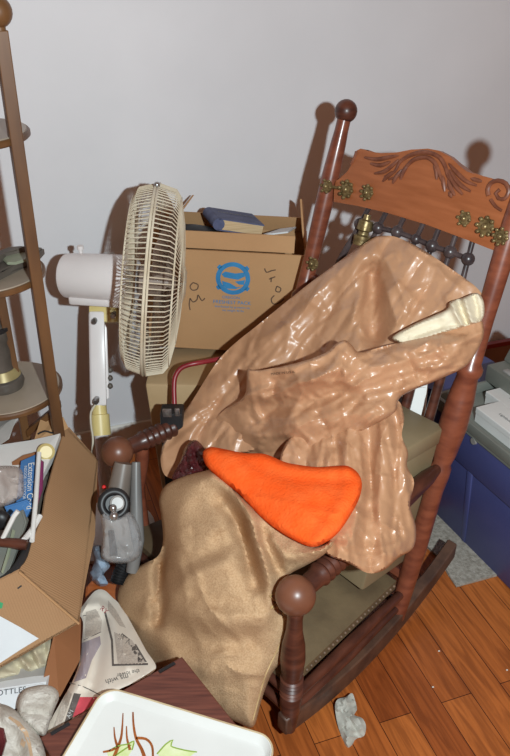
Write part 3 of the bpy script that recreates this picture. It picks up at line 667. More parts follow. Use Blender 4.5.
# ------------------------------------------------------------------ tiered shelf stand on the left
sc = W(6, 388, 1.8); SR = .132
stand = thing('shelf_stand', 'brown wooden tiered shelf stand with round taupe shelves at the left edge', 'shelf', (sc.x, sc.y, 0))
P1 = W(49, 386, 1.735); P1 = Vector((P1.x, P1.y, 0))
P2 = Vector((W(24, 425, 1.86).x, W(24, 425, 1.86).y, 0)); P3 = Vector((sc.x - .12, sc.y - .02, 0))
zt = 0
for i, p in enumerate((P1, P2, P3)):
    rt = plane_hit(0, 30, p, Vector((0, 1, 0))).z if i == 0 else 1.2
    bm = B(); a = math.radians(28); u = Vector((math.cos(a), math.sin(a), 0)) * (.0125 if i == 0 else .010); v = Vector((-u.y, u.x, 0))
    hexa(bm, [p - u - v, p + u - v, p + u + v, p - u + v] + [q + Vector((0, 0, rt)) for q in (p - u - v, p + u - v, p + u + v, p - u + v)], .002)
    for vv in bm.verts:
        if i == 0 and vv.co.z > .5: vv.co.x += .014
    o = obj('post', bm, M_shelfw, stand, False)
    bm = B(); lathe(bm, p + Vector((.013, 0, rt - .004)), p + Vector((.013, 0, rt + .012)), [(0, .012), (1, .012)], 12); ball(bm, p + Vector((.013, 0, rt + .03)), .028, 18); obj('finial', bm, M_shelfw, o)
for y in (388, 273, 133):
    z = plane_hit(0, y, Vector((0, sc.y, 0)), Vector((0, 1, 0))).z
    r = SR if y > 150 else SR * 1.08
    c = Vector((sc.x, sc.y, z)); bm = B(); lathe(bm, c - Vector((0, 0, .012)), c + Vector((0, 0, .002)), [(0, r - .003), (.2, r), (.75, r), (1, r - .003)], 56)
    sh = obj('shelf', bm, M_shelfw, stand)
    bm = B(); lathe(bm, c + Vector((0, 0, .0)), c + Vector((0, 0, .0045)), [(0, r - .006), (1, r - .007)], 56); obj('shelf_top', bm, M_shelft, sh)
    if y == 388: z3 = z + .0045
    if y == 273: z2 = z + .0045
bm = B(); a = W(27, 438, 1.86); b_ = W(60, 411, 1.8); obox(bm, a, b_ - a, Vector((0, .02, 0)), Vector((0, 0, .02)), .002); obj('brace', bm, M_shelfw, stand)
# lamp base on the lower shelf
lb = Z(4, 386, z3)
lamp = thing('lamp_base', 'dark grey turned metal lamp base with a brass band on the lower round shelf', 'lamp base', lb)
bm = B(); lathe(bm, lb, lb + Vector((0, 0, .162)), [(0, .046), (.08, .05), (.16, .046), (.2, .036), (.38, .032), (.62, .033), (.74, .030), (.8, .033), (.92, .032), (1, .024)], 28); obj('body', bm, M_gdark, lamp)
bm = B(); lathe(bm, lb + Vector((0, 0, .032)), lb + Vector((0, 0, .052)), [(0, .0445), (.5, .040), (1, .036)], 28); obj('brass_band', bm, M_yelb, lamp)
bm = B(); lathe(bm, lb + Vector((0, 0, .15)), lb + Vector((0, 0, .158)), [(0, .036), (1, .036)], 24); obj('top_ring', bm, M_black, lamp)
# leaf dish on the middle shelf
ld = Z(12, 268, z2)
dish = thing('leaf_dish', 'dark grey leaf shaped dish with a sage green lobe on the middle round shelf', 'dish', ld)
def onz(l, z): return [Z(x, y, z) for x, y in l]
bm = B(); slab(bm, onz([(-14, 276), (0, 268), (6, 262), (10, 258), (20, 255), (34, 254), (45, 255.5), (42, 259), (36, 263), (26, 268), (14, 272), (4, 279), (-6, 284)], z2 + .001), Vector((0, 0, .02)), .004); obj('dark_leaf', bm, M_gdark, dish)
bm = B(); slab(bm, onz([(3, 261), (8, 257), (16, 255), (28, 254.5), (31, 257), (26, 262), (16, 265), (7, 265)], z2 + .022), Vector((0, 0, .006)), .002); obj('sage_lobe', bm, M_sage, dish)
bm = B(); slab(bm, onz([(-14, 263), (-2, 257), (10, 252.5), (22, 251.5), (28, 252), (18, 255), (6, 258), (-2, 264), (-10, 270)], z2 + .024), Vector((0, 0, .014)), .003); obj('rim_leaf', bm, M_gdark, dish)
# grey clutter under it: a tilted metal bracket
bm = B(); slab(bm, [W(x, y, 1.74) for x, y in ((-4, 432), (7, 424), (13, 417), (17, 420), (13, 428), (9, 440), (0, 446), (-6, 446))], Vector((0, .03, .01)), .003)
tag(obj('metal_bracket', bm, M_greyl), 'grey metal bracket behind the open cardboard box, under the round shelves', 'bracket')

# ------------------------------------------------------------------ stacked cardboard boxes by the wall
def open_box(name, label, catg, o, ax, ay, az, m, th=.005):
    """open-topped box: bottom corner o, width ax, depth ay, height az"""
    t = thing(name, label, catg, o + ax * .5 + ay * .5)
    nx, ny, nz = ax.normalized(), ay.normalized(), az.normalized()
    def pan(n_, o_, a, b, c): bm = B(); obox(bm, o_, a, b, c); return obj(n_, bm, m, t, False)
    f = pan('front_panel', o, ax, ny * th, az); pan('back_panel', o + ay - ny * th, ax, ny * th, az)
    pan('side_panel', o + ny * th, nx * th, ay - ny * 2 * th, az); r = pan('side_panel', o + ax - nx * th + ny * th, nx * th, ay - ny * 2 * th, az)
    pan('bottom_panel', o + nx * th + ny * th, ax - nx * 2 * th, ay - ny * 2 * th, nz * th)
    return t, f
tl, tr = W(146, 247.5, 1.955), W(307, 256, 1.94)
ax = tr - tl; azd = Vector((.035, -.03, -1)); axn = ax.normalized(); azd = (azd - axn * azd.dot(axn)).normalized()
bh = .285; ayd = axn.cross(-azd).normalized(); ayd = ayd if ayd.y > 0 else -ayd
o1 = tl + azd * bh
ubox, uface = open_box('cardboard_box', 'tan cardboard box with a round blue emblem, on top of the stack by the wall', 'box', o1, ax, ayd * .215, -azd * bh, M_card)
# flaps standing at the top
bm = B(); q0 = tl + ax * .02 + ayd * .015; obox(bm, q0, ax * .90, ayd * .005, -azd * .042 + ayd * .012); obj('flap', bm, M_card, ubox, False)
bm = B(); q0 = tl + ayd * .205; obox(bm, q0, ax * .97, ayd * .005, -azd * .045 - ayd * .02); obj('flap', bm, M_card, ubox, False)
bm = B(); a, b_ = tl + ax * .985 + ayd * .05, tl + ax * .985 + ayd * .2
slab(bm, [a, b_, b_ - azd * .085 - axn * .015, a.lerp(b_, .6) - azd * .11 - axn * .02, a - azd * .05 - axn * .01], axn * .005); obj('flap', bm, M_card, ubox, False)
bm = B(); a, b_ = tl + ax * .06 + ayd * .03, tl + ax * .06 + ayd * .2
slab(bm, [a, b_, b_ - azd * .09 + axn * .07, a - azd * .075 + axn * .05], axn * .005); obj('flap', bm, M_card, ubox, False)
def fc(x, y): return plane_hit(x, y, tl, ayd)
ce = fc(233, 278.5); E1 = axn; E2 = -azd
k_ = (fc(243, 279) - fc(233, 278)).length / 10
nrm = -ayd
def flat(bm, pts, c=ce, off=.0008):
    v = [bm.verts.new(c + E1 * (x * k_) + E2 * (y * k_) + nrm * off) for x, y in pts]; bm.faces.new(v)
def annulus(bm, r0, r1, n=40, c=ce, off=.0008):
    vs = [[bm.verts.new(c + (E1 * math.cos(a) + E2 * math.sin(a)) * (r * k_) + nrm * off) for r in (r0, r1)] for a in [2 * PI * i / n for i in range(n)]]
    for i in range(n): p, q = vs[i], vs[(i + 1) % n]; bm.faces.new((p[0], p[1], q[1], q[0]))
bm = B(); annulus(bm, 12.6, 17.2)
flat(bm, [(-11.5, 4), (-8, 7), (2, 5.5), (11, 7), (12, 3), (5, -1), (-3, 0), (-9, 1)]); flat(bm, [(-11, -3), (-3, -5), (4, -9), (9, -8), (3, -11), (-6, -11), (-10, -8)]); flat(bm, [(2, -3), (12, -1), (11, -6), (6, -6)])
for a in (40, 140, 215, 325):
    ca, sa = math.cos(math.radians(a)), math.sin(math.radians(a)); flat(bm, [(16 * ca - 2.6 * sa, 16 * sa + 2.6 * ca), (19.5 * ca - 2 * sa, 19.5 * sa + 2 * ca), (19.5 * ca + 2 * sa, 19.5 * sa - 2 * ca), (16 * ca + 2.6 * sa, 16 * sa - 2.6 * ca)])
obj('emblem', bm, M_blueink, uface, False, label='round blue printed emblem')
def on_face(name, body, x, y, sz, m, ang=0.0):
    e1 = E1 * math.cos(ang) + E2 * math.sin(ang); e2 = -E1 * math.sin(ang) + E2 * math.cos(ang)
    return text_at(name, body, sz * k_, fc(x, y), e1, e2, m, uface, off=.0009)
on_face('printed_text', 'OREGON', 231, 297.5, 4.2, M_blueink); on_face('printed_text', 'FRESHEST PACK', 232, 302.5, 5.4, M_blueink); on_face('printed_text', 'distributed by growers co.', 232.5, 307, 3.4, M_blueink); on_face('printed_text', 'net weight 40 lbs', 233, 310.5, 3.2, M_blueink)
bm = B()
def hand(strokes):
    for s in strokes: ribbon(bm, [((x - 233) * k_, -(y - 278.5) * k_) for x, y in s], .0032, ce, E1, E2, .001)
hand([[(193, 285), (198, 287), (197, 292), (192, 293), (190, 289), (193, 285)], [(190, 302), (193, 306), (197, 303), (198, 298), (202, 304), (205, 301)], [(190, 302), (189, 309), (190, 315)],
      [(264, 266), (266, 270), (271, 268), (275, 267)], [(269, 277), (275, 274)], [(271, 280), (271, 275)], [(277, 284), (281, 286), (280, 290), (276, 289), (277, 284)], [(275, 294), (272, 298), (274, 303), (280, 302), (285, 297)]])
obj('marker_writing', bm, M_marker, uface, False, label='brown handwritten numbers 20-17 and 20, written sideways')
# lower box
ba = W(147, 352, 2.0); lo_o = Vector((ba.x, 1.69, 0)); zt_ = min(o1.z, (o1 + ax).z) - .012
lbx = thing('cardboard_box', 'pale scuffed cardboard box at the bottom of the stack, behind the red tube handle', 'box', lo_o + Vector((.22, .12, 0)))
bm = B(); hexa(bm, [lo_o + Vector((.03, 0, 0)), lo_o + Vector((.42, -.02, 0)), lo_o + Vector((.42, .24, 0)), lo_o + Vector((.03, .2, 0)), lo_o + Vector((0, 0, zt_)), lo_o + Vector((.42, -.02, zt_)), lo_o + Vector((.42, .24, zt_)), lo_o + Vector((0, .2, zt_))], .008); lob = obj('body', bm, M_card2, lbx)
bm = B(); obox(bm, lo_o + Vector((.16, -.016, .0)), Vector((.07, -.002, 0)), Vector((0, .005, 0)), Vector((0, 0, zt_ - .006))); obj('packing_tape', bm, M_card2, lob)
# things on the upper box
bk = tl + ax * .37 + ayd * .06 - azd * .022
ba_, bb_ = W(197, 207, 1.99), W(263, 222, 1.97)
bax = (ba_ - bb_).normalized(); bax = -bax; bay = Vector((0, 0, 1)).cross(bax).normalized(); baz = bax.cross(bay).normalized()
bl, bw, bt = (bb_ - ba_).length * .86, .13, .034
book = thing('hardback_book', 'navy hardback book lying on the open flaps of the emblem box', 'book', ba_ + bax * bl * .5 + bay * bw * .5)
bo = W(218, 230.5, 1.955); 
bax = (W(263, 237, 2.0) - bo).normalized(); bay = (Vector((-.75, .66, .10))); bay = (bay - bax * bay.dot(bax)).normalized(); baz = bax.cross(bay)
bl = .126; bw = .115; bt = .032
bm = B(); obox(bm, bo + baz * .003 + bax * .002 + bay * .003, bax * (bl - .006), bay * (bw - .006), baz * (bt - .006)); obj('pages', bm, M_page, book, False)
bm = B(); obox(bm, bo - bax * .003, bax * bl, bay * bw, baz * .003); obj('cover_board', bm, M_navy, book, False)
bm = B(); obox(bm, bo - bax * .003 + baz * (bt - .003), bax * bl, bay * bw, baz * .003); cvr = obj('cover_board', bm, M_navy, book, False)
bm = B(); tube(bm, [bo + baz * bt * .5 - bax * .001, bo + baz * bt * .5 - bax * .001 + bay * bw], bt * .5, 12); obj('spine', bm, M_navy, book)
text_at('cover_text', 'HANDBOOK', .018, bo + baz * (bt + .0005) + bax * bl * .5 + bay * bw * .62, bax, bay, M_gdark, cvr)
bm = B(); BK2 = Soft([(178, 226), (190, 224), (206, 226), (222, 231), (234, 234), (238, 238), (210, 240), (180, 236)], [(180, 230, 1.985), (236, 236, 1.975), (205, 228, 1.99)], .012, 5, .02, (), (), 2.5)
tag(obj('folded_garment', BK2.mesh(), M_black), 'black folded cloth tucked under the navy book in the emblem box', 'cloth')
bm = B(); slab(bm, [W(x, y, d) for x, y, d in ((262, 236, 1.965), (288, 233, 1.97), (296, 228, 2.06), (280, 230, 2.06))], Vector((0, 0, .004))); tag(obj('paper_sheet', bm, M_paper, None, False), 'white sheet edge sticking out beside the navy book on the emblem box', 'paper')

# red hand truck tube
bm = B(); tube(bm, [W(x, y, d) for x, y, d in [(x, y, 1.88 + max(0, x - 195) * .001) for x, y in cat([(175, 425), (174.5, 405), (174, 388), (175, 377), (180, 369), (188, 365), (203, 362), (214, 360), (224, 358)], False, 4)]], .0062, 12)
tag(obj('hand_truck', bm, M_redtube), 'bent dark red metal tube of a hand truck in front of the pale bottom box', 'hand truck')
# black case with chrome latch under it
tb = W(160, 420, 1.80); tcase = thing('tool_case', 'small black case with chrome latch behind the rocking chair left arm', 'case', (tb.x, tb.y, 0))
bm = B(); obox(bm, Vector((tb.x, tb.y, 0)), Vector((.055, .0, 0)), Vector((0, .05, 0)), Vector((0, 0, W(165, 412, 1.80).z)), .005); obj('case_body', bm, M_black, tcase)
bm = B(); q = W(163, 416, 1.795); obox(bm, q, Vector((.022, 0, 0)), Vector((0, -.006, 0)), Vector((0, 0, .022)), .002); ql = W(175, 415, 1.795); obox(bm, ql, Vector((.012, 0, 0)), Vector((0, -.006, 0)), Vector((0, 0, .02)), .002); obj('latch', bm, M_chrome, tcase)

# ------------------------------------------------------------------ grey appliance by the left front post
ap = W(118, 505, 1.66); appl = thing('appliance', 'grey plastic appliance with black ring and chrome knob beside the left front chair post', 'appliance', (ap.x, ap.y, 0))
bm = B(); tube(bm, [W(x, y, 1.715) for x, y in ((124, 463), (121, 480), (117, 503))], [.022, .025, .028], 16); hb_ = obj('handle', bm, mat('taupe_plastic', srgb(110, 100, 92), srgb(128, 118, 110), .4, 9), appl)
bm = B(); tube(bm, [W(x, y, 1.71) for x, y in ((136, 462), (136, 500), (137, 540), (132, 572))], [.010, .014, .017, .014], 12); obj('side_tube', bm, mat('smoke_plastic', srgb(112, 110, 108), srgb(130, 128, 126), .35, 9), appl)
bm = B(); q = W(114, 504, 1.64); nv = (CAM - q).normalized(); u, v = frame(nv)
def ringm(bm, c, r, rr, n=32, off=0): tube(bm, [c + nv * off + (u * math.cos(2 * PI * k / n) + v * math.sin(2 * PI * k / n)) * r for k in range(n + 1)], rr, 10, False)
ringm(bm, q, .027, .009); lathe(bm, q - nv * .03, q, [(0, .03), (1, .026)], 24); obj('black_ring', bm, M_black, appl)
bm = B(); qd = W(117.5, 503, 1.636); lathe(bm, qd - nv * .006, qd + nv * .004, [(0, .0165), (.7, .0165), (.8, .013), (1, .0125)], 24); dial = obj('dial', bm, M_greyl, appl)
bm = B(); ball(bm, W(113, 508, 1.625), .0085, 12); ball(bm, W(114, 516, 1.625), .0105, 12); tube(bm, [W(113, 508, 1.625), W(114, 516, 1.625)], .006, 8); obj('chrome_knob', bm, M_chrome, dial)
bm = B(); hexa(bm, [W(104, 560, 1.70), W(136, 558, 1.70), W(136, 558, 1.77), W(104, 560, 1.77), W(104, 516, 1.64), W(128, 516, 1.64), W(128, 516, 1.71), W(104, 516, 1.71)], .008); obj('body', bm, M_greyl, appl)
bm = B(); hexa(bm, [W(110, 556, 1.69), W(118, 556, 1.69), W(118, 556, 1.72), W(110, 556, 1.72), W(108, 530, 1.65), W(114, 530, 1.65), W(114, 530, 1.68), W(108, 530, 1.68)], .003); obj('slot', bm, M_black, appl)
PK = Soft([(101, 512), (116, 516), (130, 512), (140, 530), (141, 552), (132, 562), (112, 563), (101, 556), (103, 535)], [(104, 520, 1.64), (135, 530, 1.66), (120, 560, 1.67)], .02, 8, .03, [([(108, 520), (115, 530), (112, 555)], .008, 3), ([(126, 518), (128, 550)], .008, 3)], ((.006, 12, 7, 1.2, 2),), 2.5)
tag(obj('plastic_pack', PK.mesh(), M_clear2), 'clear plastic packaging around the grey appliance by the chair front post', 'packaging')
bm = B(); 
pts = cat([(128, 560), (122, 570), (118, 582)], False, 1.2); tube(bm, [W(x, y, 1.74) for x, y in pts], [.016 + .003 * (i % 2) for i in range(len(pts))], 12); obj('ribbed_hose', bm, M_black, appl)
bm = B(); ball(bm, W(104, 487, 1.72), .005, 10); obj('red_lens', bm, M_led, appl)
BS = Soft([(92, 548), (100, 545), (104, 556), (110, 566), (104, 574), (108, 584), (98, 586), (90, 575), (94, 562)], [(95, 550, 1.80), (105, 570, 1.80), (98, 584, 1.82)], .02, 5, .02, [([(95, 550), (100, 565), (98, 582)], .012, 3)], ((.008, 8, 5, .6, 2),), 2.5)
tag(obj('plastic_scrap', BS.mesh(), M_blue), 'crumpled pale blue plastic scrap on the floor beside the open cardboard box', 'scrap')

# ------------------------------------------------------------------ tipped open cardboard box (left)
F1, F2, K2 = W(19, 571, 1.47), W(79, 623, 1.53), W(98, 460, 1.86)
K1 = plane_hit(68, 429, F2, (F1 - F2).cross(K2 - F2).normalized())
lv = (W(0, 668, 1.44) - F2).normalized()
abox = thing('cardboard_box', 'brown corrugated cardboard box tipped open on the left, filled with odds and ends', 'box', (F2.x - .2, F2.y + .1, 0))
th = .005
nR = (F1 - F2).cross(K2 - F2).normalized(); nR = nR if nR.x < 0 else -nR
bm = B(); slab(bm, [W(x, y, d) for x, y, d in ()] + [plane_hit(x, y, F2, nR) for x, y in ((19, 571), (34, 538), (43, 515), (46, 494), (56, 459), (64, 432), (69, 427), (98, 460), (95, 535), (84, 590), (79, 623))], nR * th); obj('side_panel', bm, flutes('corrugated_side', K2 - F2), abox, False)
G1 = F1 + lv * .32; G2 = F2 + lv * .32; K3 = K1 + lv * .32; K4 = K2 + lv * .32
bkv = (K2 - F2).normalized()
bm = B(); fpanel = [F2, F1, F1 + lv * .2 + (F1 - F2) * -.0, G1, G2]
slab(bm, [F2, F1, G1, G2], bkv * th); fpo = obj('front_panel', bm, flutes('corrugated_front', lv), abox, False)
bm = B(); slab(bm, [K2, K1, K3, K4], -bkv * th); obj('back_panel', bm, M_cardr, abox, False)
bm = B(); slab(bm, [F2, K2, K4, G2], (F1 - F2).normalized() * th); obj('bottom_panel', bm, M_cardr, abox, False)
bm = B(); slab(bm, [G2, G1, K3, K4], -nR * th); obj('side_panel', bm, M_cardr, abox, False)
bm = B(); slab(bm, [K1 + lv * .0, K1 + lv * .09, W(40, 422, 1.82), W(52, 417, 1.84), W(63, 419, 1.83)], Vector((0, .004, .003))); obj('flap', bm, M_card, abox, False)
bm = B(); tube(bm, [F1 - (F1 - F2).normalized() * .0 + bkv * -.002, F2 - bkv * .002], .0025, 6); obj('corner_crease', bm, M_card, abox)
# ---- white paper and green label on its front panel
fn = (F1 - F2).cross(G2 - F2).normalized(); fn = fn if fn.dot(CAM - F2) > 0 else -fn
def fpn(x, y, off=.003): return plane_hit(x, y, F2, fn) + fn * off
bm = B(); slab(bm, [fpn(x, y) for x, y in ((-8, 613), (0, 616), (20, 627), (38, 638), (20, 649), (0, 662), (-8, 667))], fn * .0015); tag(obj('paper_sheet', bm, M_paper, None, False), 'white paper sheet lying on the front of the tipped brown cardboard box', 'paper')
bm = B(); slab(bm, [fpn(x, y, .0005) for x, y in ((-6, 600), (3, 603), (2, 608), (-6, 610))], fn * .0008); obj('green_label', bm, M_greenl, fpo, False, label='green printed label')
bm = B(); slab(bm, [fpn(x, y, .0005) for x, y in ((17, 588), (21, 585), (22, 586), (18, 589))], fn * .0008); obj('staple', bm, M_black, fpo, False)
# ---- contents
bm = B(); slab(bm, [W(x, y, d) for x, y, d in ((-12, 446, 1.76), (30, 441, 1.77), (60, 433, 1.785), (52, 455, 1.74), (40, 480, 1.68), (18, 500, 1.64), (-12, 505, 1.62))], Vector((0, .012, -.02)), .002); tag(obj('foam_sheet', bm, M_white, None, False), 'white foam sheet at the back of the tipped brown box', 'sheet')
bm = B(); q = W(46, 452, 1.735); nvv = (CAM - q).normalized(); lathe(bm, q - nvv * .01, q + nvv * .012, [(0, .019), (.7, .02), (1, .014)], 24); tag(obj('yellow_roll', bm, M_yel), 'small yellowish round roll on the white foam sheet in the tipped box', 'roll')
bm = B(); slab(bm, [W(x, y, 1.71) for x, y in ((12, 462), (24, 455), (36, 452), (38, 462), (24, 500), (14, 500))], Vector((0, .006, -.004))); tag(obj('card_sheet', bm, M_cardd, None, False), 'brown card edge standing just behind the blue booklet in the tipped box', 'card')
bt0 = [W(x, y, d) for x, y, d in ((21, 461, 1.69), (37, 454, 1.70), (40, 458, 1.70), (36, 500, 1.62), (24, 522, 1.58), (14, 522, 1.58))]
bklt = thing('booklet', 'blue booklet with white lettering standing in the tipped brown box', 'booklet', bt0[4])
bm = B(); slab(bm, bt0, Vector((0, .01, -.006))); bko = obj('cover', bm, M_bklt, bklt, False)
bn = (bt0[1] - bt0[0]).cross(bt0[4] - bt0[0]).normalized(); bn = bn if bn.dot(CAM - bt0[0]) > 0 else -bn
def bpl(x, y, off=.002): return plane_hit(x, y, bt0[0], bn) + bn * off
tx = bpl(28, 512) - bpl(30, 462); ty = bpl(40, 480) - bpl(25, 480)
text_at('title', 'Extension Cord', .0195, bpl(31.0, 487, .006), tx, ty, M_wtext, bko); text_at('subtitle', 'INDOOR / OUTDOOR USE', .009, bpl(25.5, 487, .006), tx, ty, M_wtext, bko)
bm = B(); slab(bm, [W(x, y, d) for x, y, d in ((38, 458, 1.69), (43, 462, 1.695), (42, 490, 1.63), (37, 505, 1.60), (36, 500, 1.61))], Vector((0, .006, -.004))); tag(obj('purple_card', bm, M_purple, None, False), 'thin purple card behind the white rod in the tipped box', 'card')
bm = B(); tube(bm, [W(39, 453, 1.68), W(36, 498, 1.6), W(32, 541, 1.51)], .0052, 10); tag(obj('white_rod', bm, M_white), 'thin white plastic rod slanting across the blue booklet in the tipped box', 'rod')
PB2 = Soft([(-14, 468), (0, 466), (14, 466), (22, 470), (24, 484), (23, 496), (14, 502), (2, 507), (-14, 508)], [(0, 470, 1.66), (20, 490, 1.62), (0, 505, 1.6)], .03, 9, .03, [([(0, 470), (10, 485), (8, 503)], .01, 4)], ((.01, 16, 9, .9, 2),), 2.6)
tag(obj('clear_bag', PB2.mesh(), M_clear), 'pale translucent plastic bag of small things in the tipped brown box', 'bag')
DC = Soft([(-70, 470), (-20, 462), (30, 466), (50, 474), (44, 505), (30, 540), (14, 570), (-20, 596), (-90, 620), (-110, 560)], [(0, 480, 1.74), (40, 490, 1.70), (20, 550, 1.58), (-60, 560, 1.60), (-20, 520, 1.66), (-90, 600, 1.56)], .03, 20, .06, (), (), 4, True, 8, (), (), [(22, 1.4, 30, .014), (11, 1.3, 80, .006)])  # dark filler heap, added to stand for the darkness among the contents
tag(obj('dark_filler', DC.mesh(), M_gdark), 'dark grey filler added for the darkness underneath the odds and ends in the tipped box', 'cloth')
SD = (W(20, 560, 1.5) - W(24, 515, 1.58)).normalized()
bm = B(); slab(bm, [W(x, y, d) for x, y, d in ((14, 514, 1.585), (22, 510, 1.59), (26, 522, 1.57), (18, 545, 1.52), (8, 572, 1.47), (-8, 590, 1.44), (-8, 560, 1.49), (4, 530, 1.55))], Vector((0, .02, -.012)), .003)
gad = obj('plastic_gadget', bm, M_grey); tag(gad, 'dark grey plastic gadget with a pale stripe in the front of the tipped box', 'gadget')
bm = B(); slab(bm, [W(x, y, d - .006) for x, y, d in ((12, 530, 1.55), (15, 532, 1.55), (9, 558, 1.495), (3, 574, 1.465), (1, 572, 1.465), (7, 552, 1.505))], Vector((0, .003, 0))); obj('stripe', bm, M_sage, gad, False)
bm = B(); tube(bm, [W(x, y, 1.5) for x, y in ((2, 540), (8, 528), (14, 516), (18, 511))], .005, 8); tag(obj('white_strip', bm, M_white), 'white curved plastic strip left of the grey gadget in the tipped box', 'strip')
bm = B(); tube(bm, [W(-12, 541, 1.5), W(10, 543, 1.5), W(18, 544, 1.5), W(27, 545, 1.5)], [.010, .010, .0115, .011], 14); tag(obj('hand_tool', bm, M_dark), 'worn brown wooden tool handle with metal end in the tipped box', 'tool')
bm = B(); tube(bm, [W(x, y, d) for x, y, d in ((40, 516, 1.57), (32, 530, 1.54), (24, 540, 1.5))], .006, 8); tag(obj('white_cable', bm, M_white), 'short white cable at the rim of the tipped box, right of the tool handle', 'cable')
bm = B(); tube(bm, [W(x, y, d) for x, y, d in [(x, y, 1.475 + (571 - y) * .0015) for x, y in cat([(-6, 584), (6, 578), (16, 568), (24, 555), (28, 540)], False, 4)]], .008, 8); tag(obj('black_cable', bm, M_black), 'thick black cable along the front rim of the tipped box', 'cable')
bm = B(); ball(bm, W(0, 520, 1.55), .024, 14, (1, .7, 1)); tag(obj('black_bulb', bm, M_black), 'rounded black bulb at the left edge, under the translucent bag', 'bulb')
bm = B(); slab(bm, [W(x, y, 1.6) for x, y in ((4, 507), (26, 500), (34, 506), (24, 522), (10, 520))], Vector((0, .02, -.01)), .003); tag(obj('blue_wrapper', bm, M_bklt), 'blue wrapper under the booklet in the tipped box', 'wrapper')
bm = B(); tube(bm, [W(x, y, 1.79) for x, y in cat([(38, 434), (45, 431), (54, 433), (60, 428), (61, 420)], False, 3)], .002, 6); tag(obj('black_wire', bm, M_black), 'thin black wire looped over the back flap of the tipped box', 'wire')

# ------------------------------------------------------------------ lower-left box with cartons
bo2 = Z(46, 686, .2); lbx2 = thing('cardboard_box', 'brown cardboard box underneath, holding crumpled paper and a bottle carton', 'box', (bo2.x - .15, bo2.y, 0))
bm = B(); slab(bm, [W(x, y, d) for x, y, d in ((55, 638, 1.50), (81, 620, 1.58), (80, 660, 1.52), (60, 697, 1.44), (44, 684, 1.44))], Vector((-.003, .004, .003))); obj('flap', bm, M_cardd, lbx2, False)
oo = Vector((bo2.x - .36, bo2.y - .02, 0))
for n_, o_, a, b_, c in (('side_panel', Vector((bo2.x, bo2.y - .02, 0)), Vector((-.005, 0, 0)), Vector((.0, .19, 0)), Vector((0, 0, .185))), ('back_panel', oo + Vector((0, .185, 0)), Vector((.36, 0, 0)), Vector((0, .005, 0)), Vector((0, 0, .185))),
                        ('front_panel', oo, Vector((.36, 0, 0)), Vector((0, .005, 0)), Vector((0, 0, .12))), ('bottom_panel', oo, Vector((.36, 0, 0)), Vector((0, .19, 0)), Vector((0, 0, .005))), ('side_panel', oo, Vector((.005, 0, 0)), Vector((0, .19, 0)), Vector((0, 0, .185)))):
    bm = B(); obox(bm, o_, a, b_, c); obj(n_, bm, M_cardd, lbx2, False)
CP = Soft([(-6, 668), (10, 660), (30, 648), (52, 636), (55, 645), (50, 662), (40, 670), (0, 680), (-6, 680)], [(0, 668, 1.47), (50, 645, 1.53), (30, 670, 1.48)], .02, 7, .03, [([(20, 656), (28, 668)], .012, 3), ([(34, 650), (40, 664)], .014, 3), ([(44, 645), (46, 660)], -.012, 3)], (), 1.7, True, 3, (), (), [(9, 1.4, 60, .012), (5, 1.2, 10, .004)])
tag(obj('crumpled_paper', CP.mesh(), M_crum), 'crumpled yellowish paper below the front of the tipped box', 'paper')
bm = B(); slab(bm, [W(x, y, d) for x, y, d in ((-8, 675, 1.445), (20, 669, 1.465), (48, 663, 1.48), (47, 682, 1.44), (20, 687, 1.425), (-8, 692, 1.41))], Vector((0, .004, -.004))); tag(obj('card_flap', bm, M_greyl, None, False), 'grey card flap lying above the bottle carton', 'card')
bt_ = [W(x, y, d) for x, y, d in ((-8, 690, 1.405), (46, 682, 1.43), (42, 702, 1.40), (-8, 716, 1.37))]
crt = thing('bottle_carton', 'white carton printed with dark lettering, under the grey card flap', 'carton', (bt_[3] + bt_[2]) / 2)
bm = B(); slab(bm, bt_, Vector((0, .05, -.02)), .002); cro = obj('carton_body', bm, M_paper, crt, False)
cn = (bt_[1] - bt_[0]).cross(bt_[2] - bt_[0]).normalized(); cn = cn if cn.dot(CAM - bt_[0]) > 0 else -cn
cc = plane_hit(9, 692, bt_[0], cn); e1 = bt_[1] - bt_[0]; e2 = cn.cross(e1)
text_at('printed_text', 'BOTTLES', .0155, cc, e1, e2, M_text, cro)
G1s = Soft([(18, 700), (24, 690), (36, 686), (48, 685), (57, 690), (59, 698), (55, 708), (50, 722), (44, 736), (30, 728), (18, 716)], [(25, 700, 1.38), (55, 695, 1.39), (40, 730, 1.33)], .025, 8, .05, [([(20, 712), (34, 714), (50, 716)], -.008, 3)], ((.004, 14, 10, .3, 1.6),), 2.6)
w1 = obj('work_glove', G1s.mesh(), M_soil); tag(w1, 'rounded soiled white work glove cuff lying beside the bottle carton', 'glove')
G2s = Soft([(-10, 706), (2, 704), (14, 709), (26, 720), (36, 730), (42, 742), (46, 758), (44, 775), (-10, 775)], [(0, 710, 1.36), (40, 740, 1.31), (20, 770, 1.26), (0, 760, 1.28)], .03, 10, .05, [([(6, 716), (22, 730), (32, 750), (36, 770)], .012, 5), ([(0, 726), (14, 740), (22, 765)], -.01, 5)], ((.006, 20, 10, .9, 1.8),), 2.8, True, 8)
w2 = obj('work_glove', G2s.mesh(), M_soil); tag(w2, 'large soiled white cotton glove with brown stains in the bottom left corner', 'glove')
bm = B()
for p in ([(10, 716), (20, 722), (28, 732), (31, 744), (33, 756), (30, 756), (28, 746), (24, 734), (16, 724), (8, 718)], [(22, 738), (26, 742), (24, 748), (20, 744)]): G2s.patch(bm, p, .001, 3)
obj('stain', bm, M_stain, w2, label='brown stain')
bm = B(); slab(bm, [W(x, y, 1.22) for x, y in ((-8, 728), (2, 731), (5, 744), (1, 758), (-8, 762))], Vector((0, .01, -.006)), .002); tag(obj('maroon_card', bm, M_maroon, None, False), 'dark maroon card corner at the left edge on the stained glove', 'card')

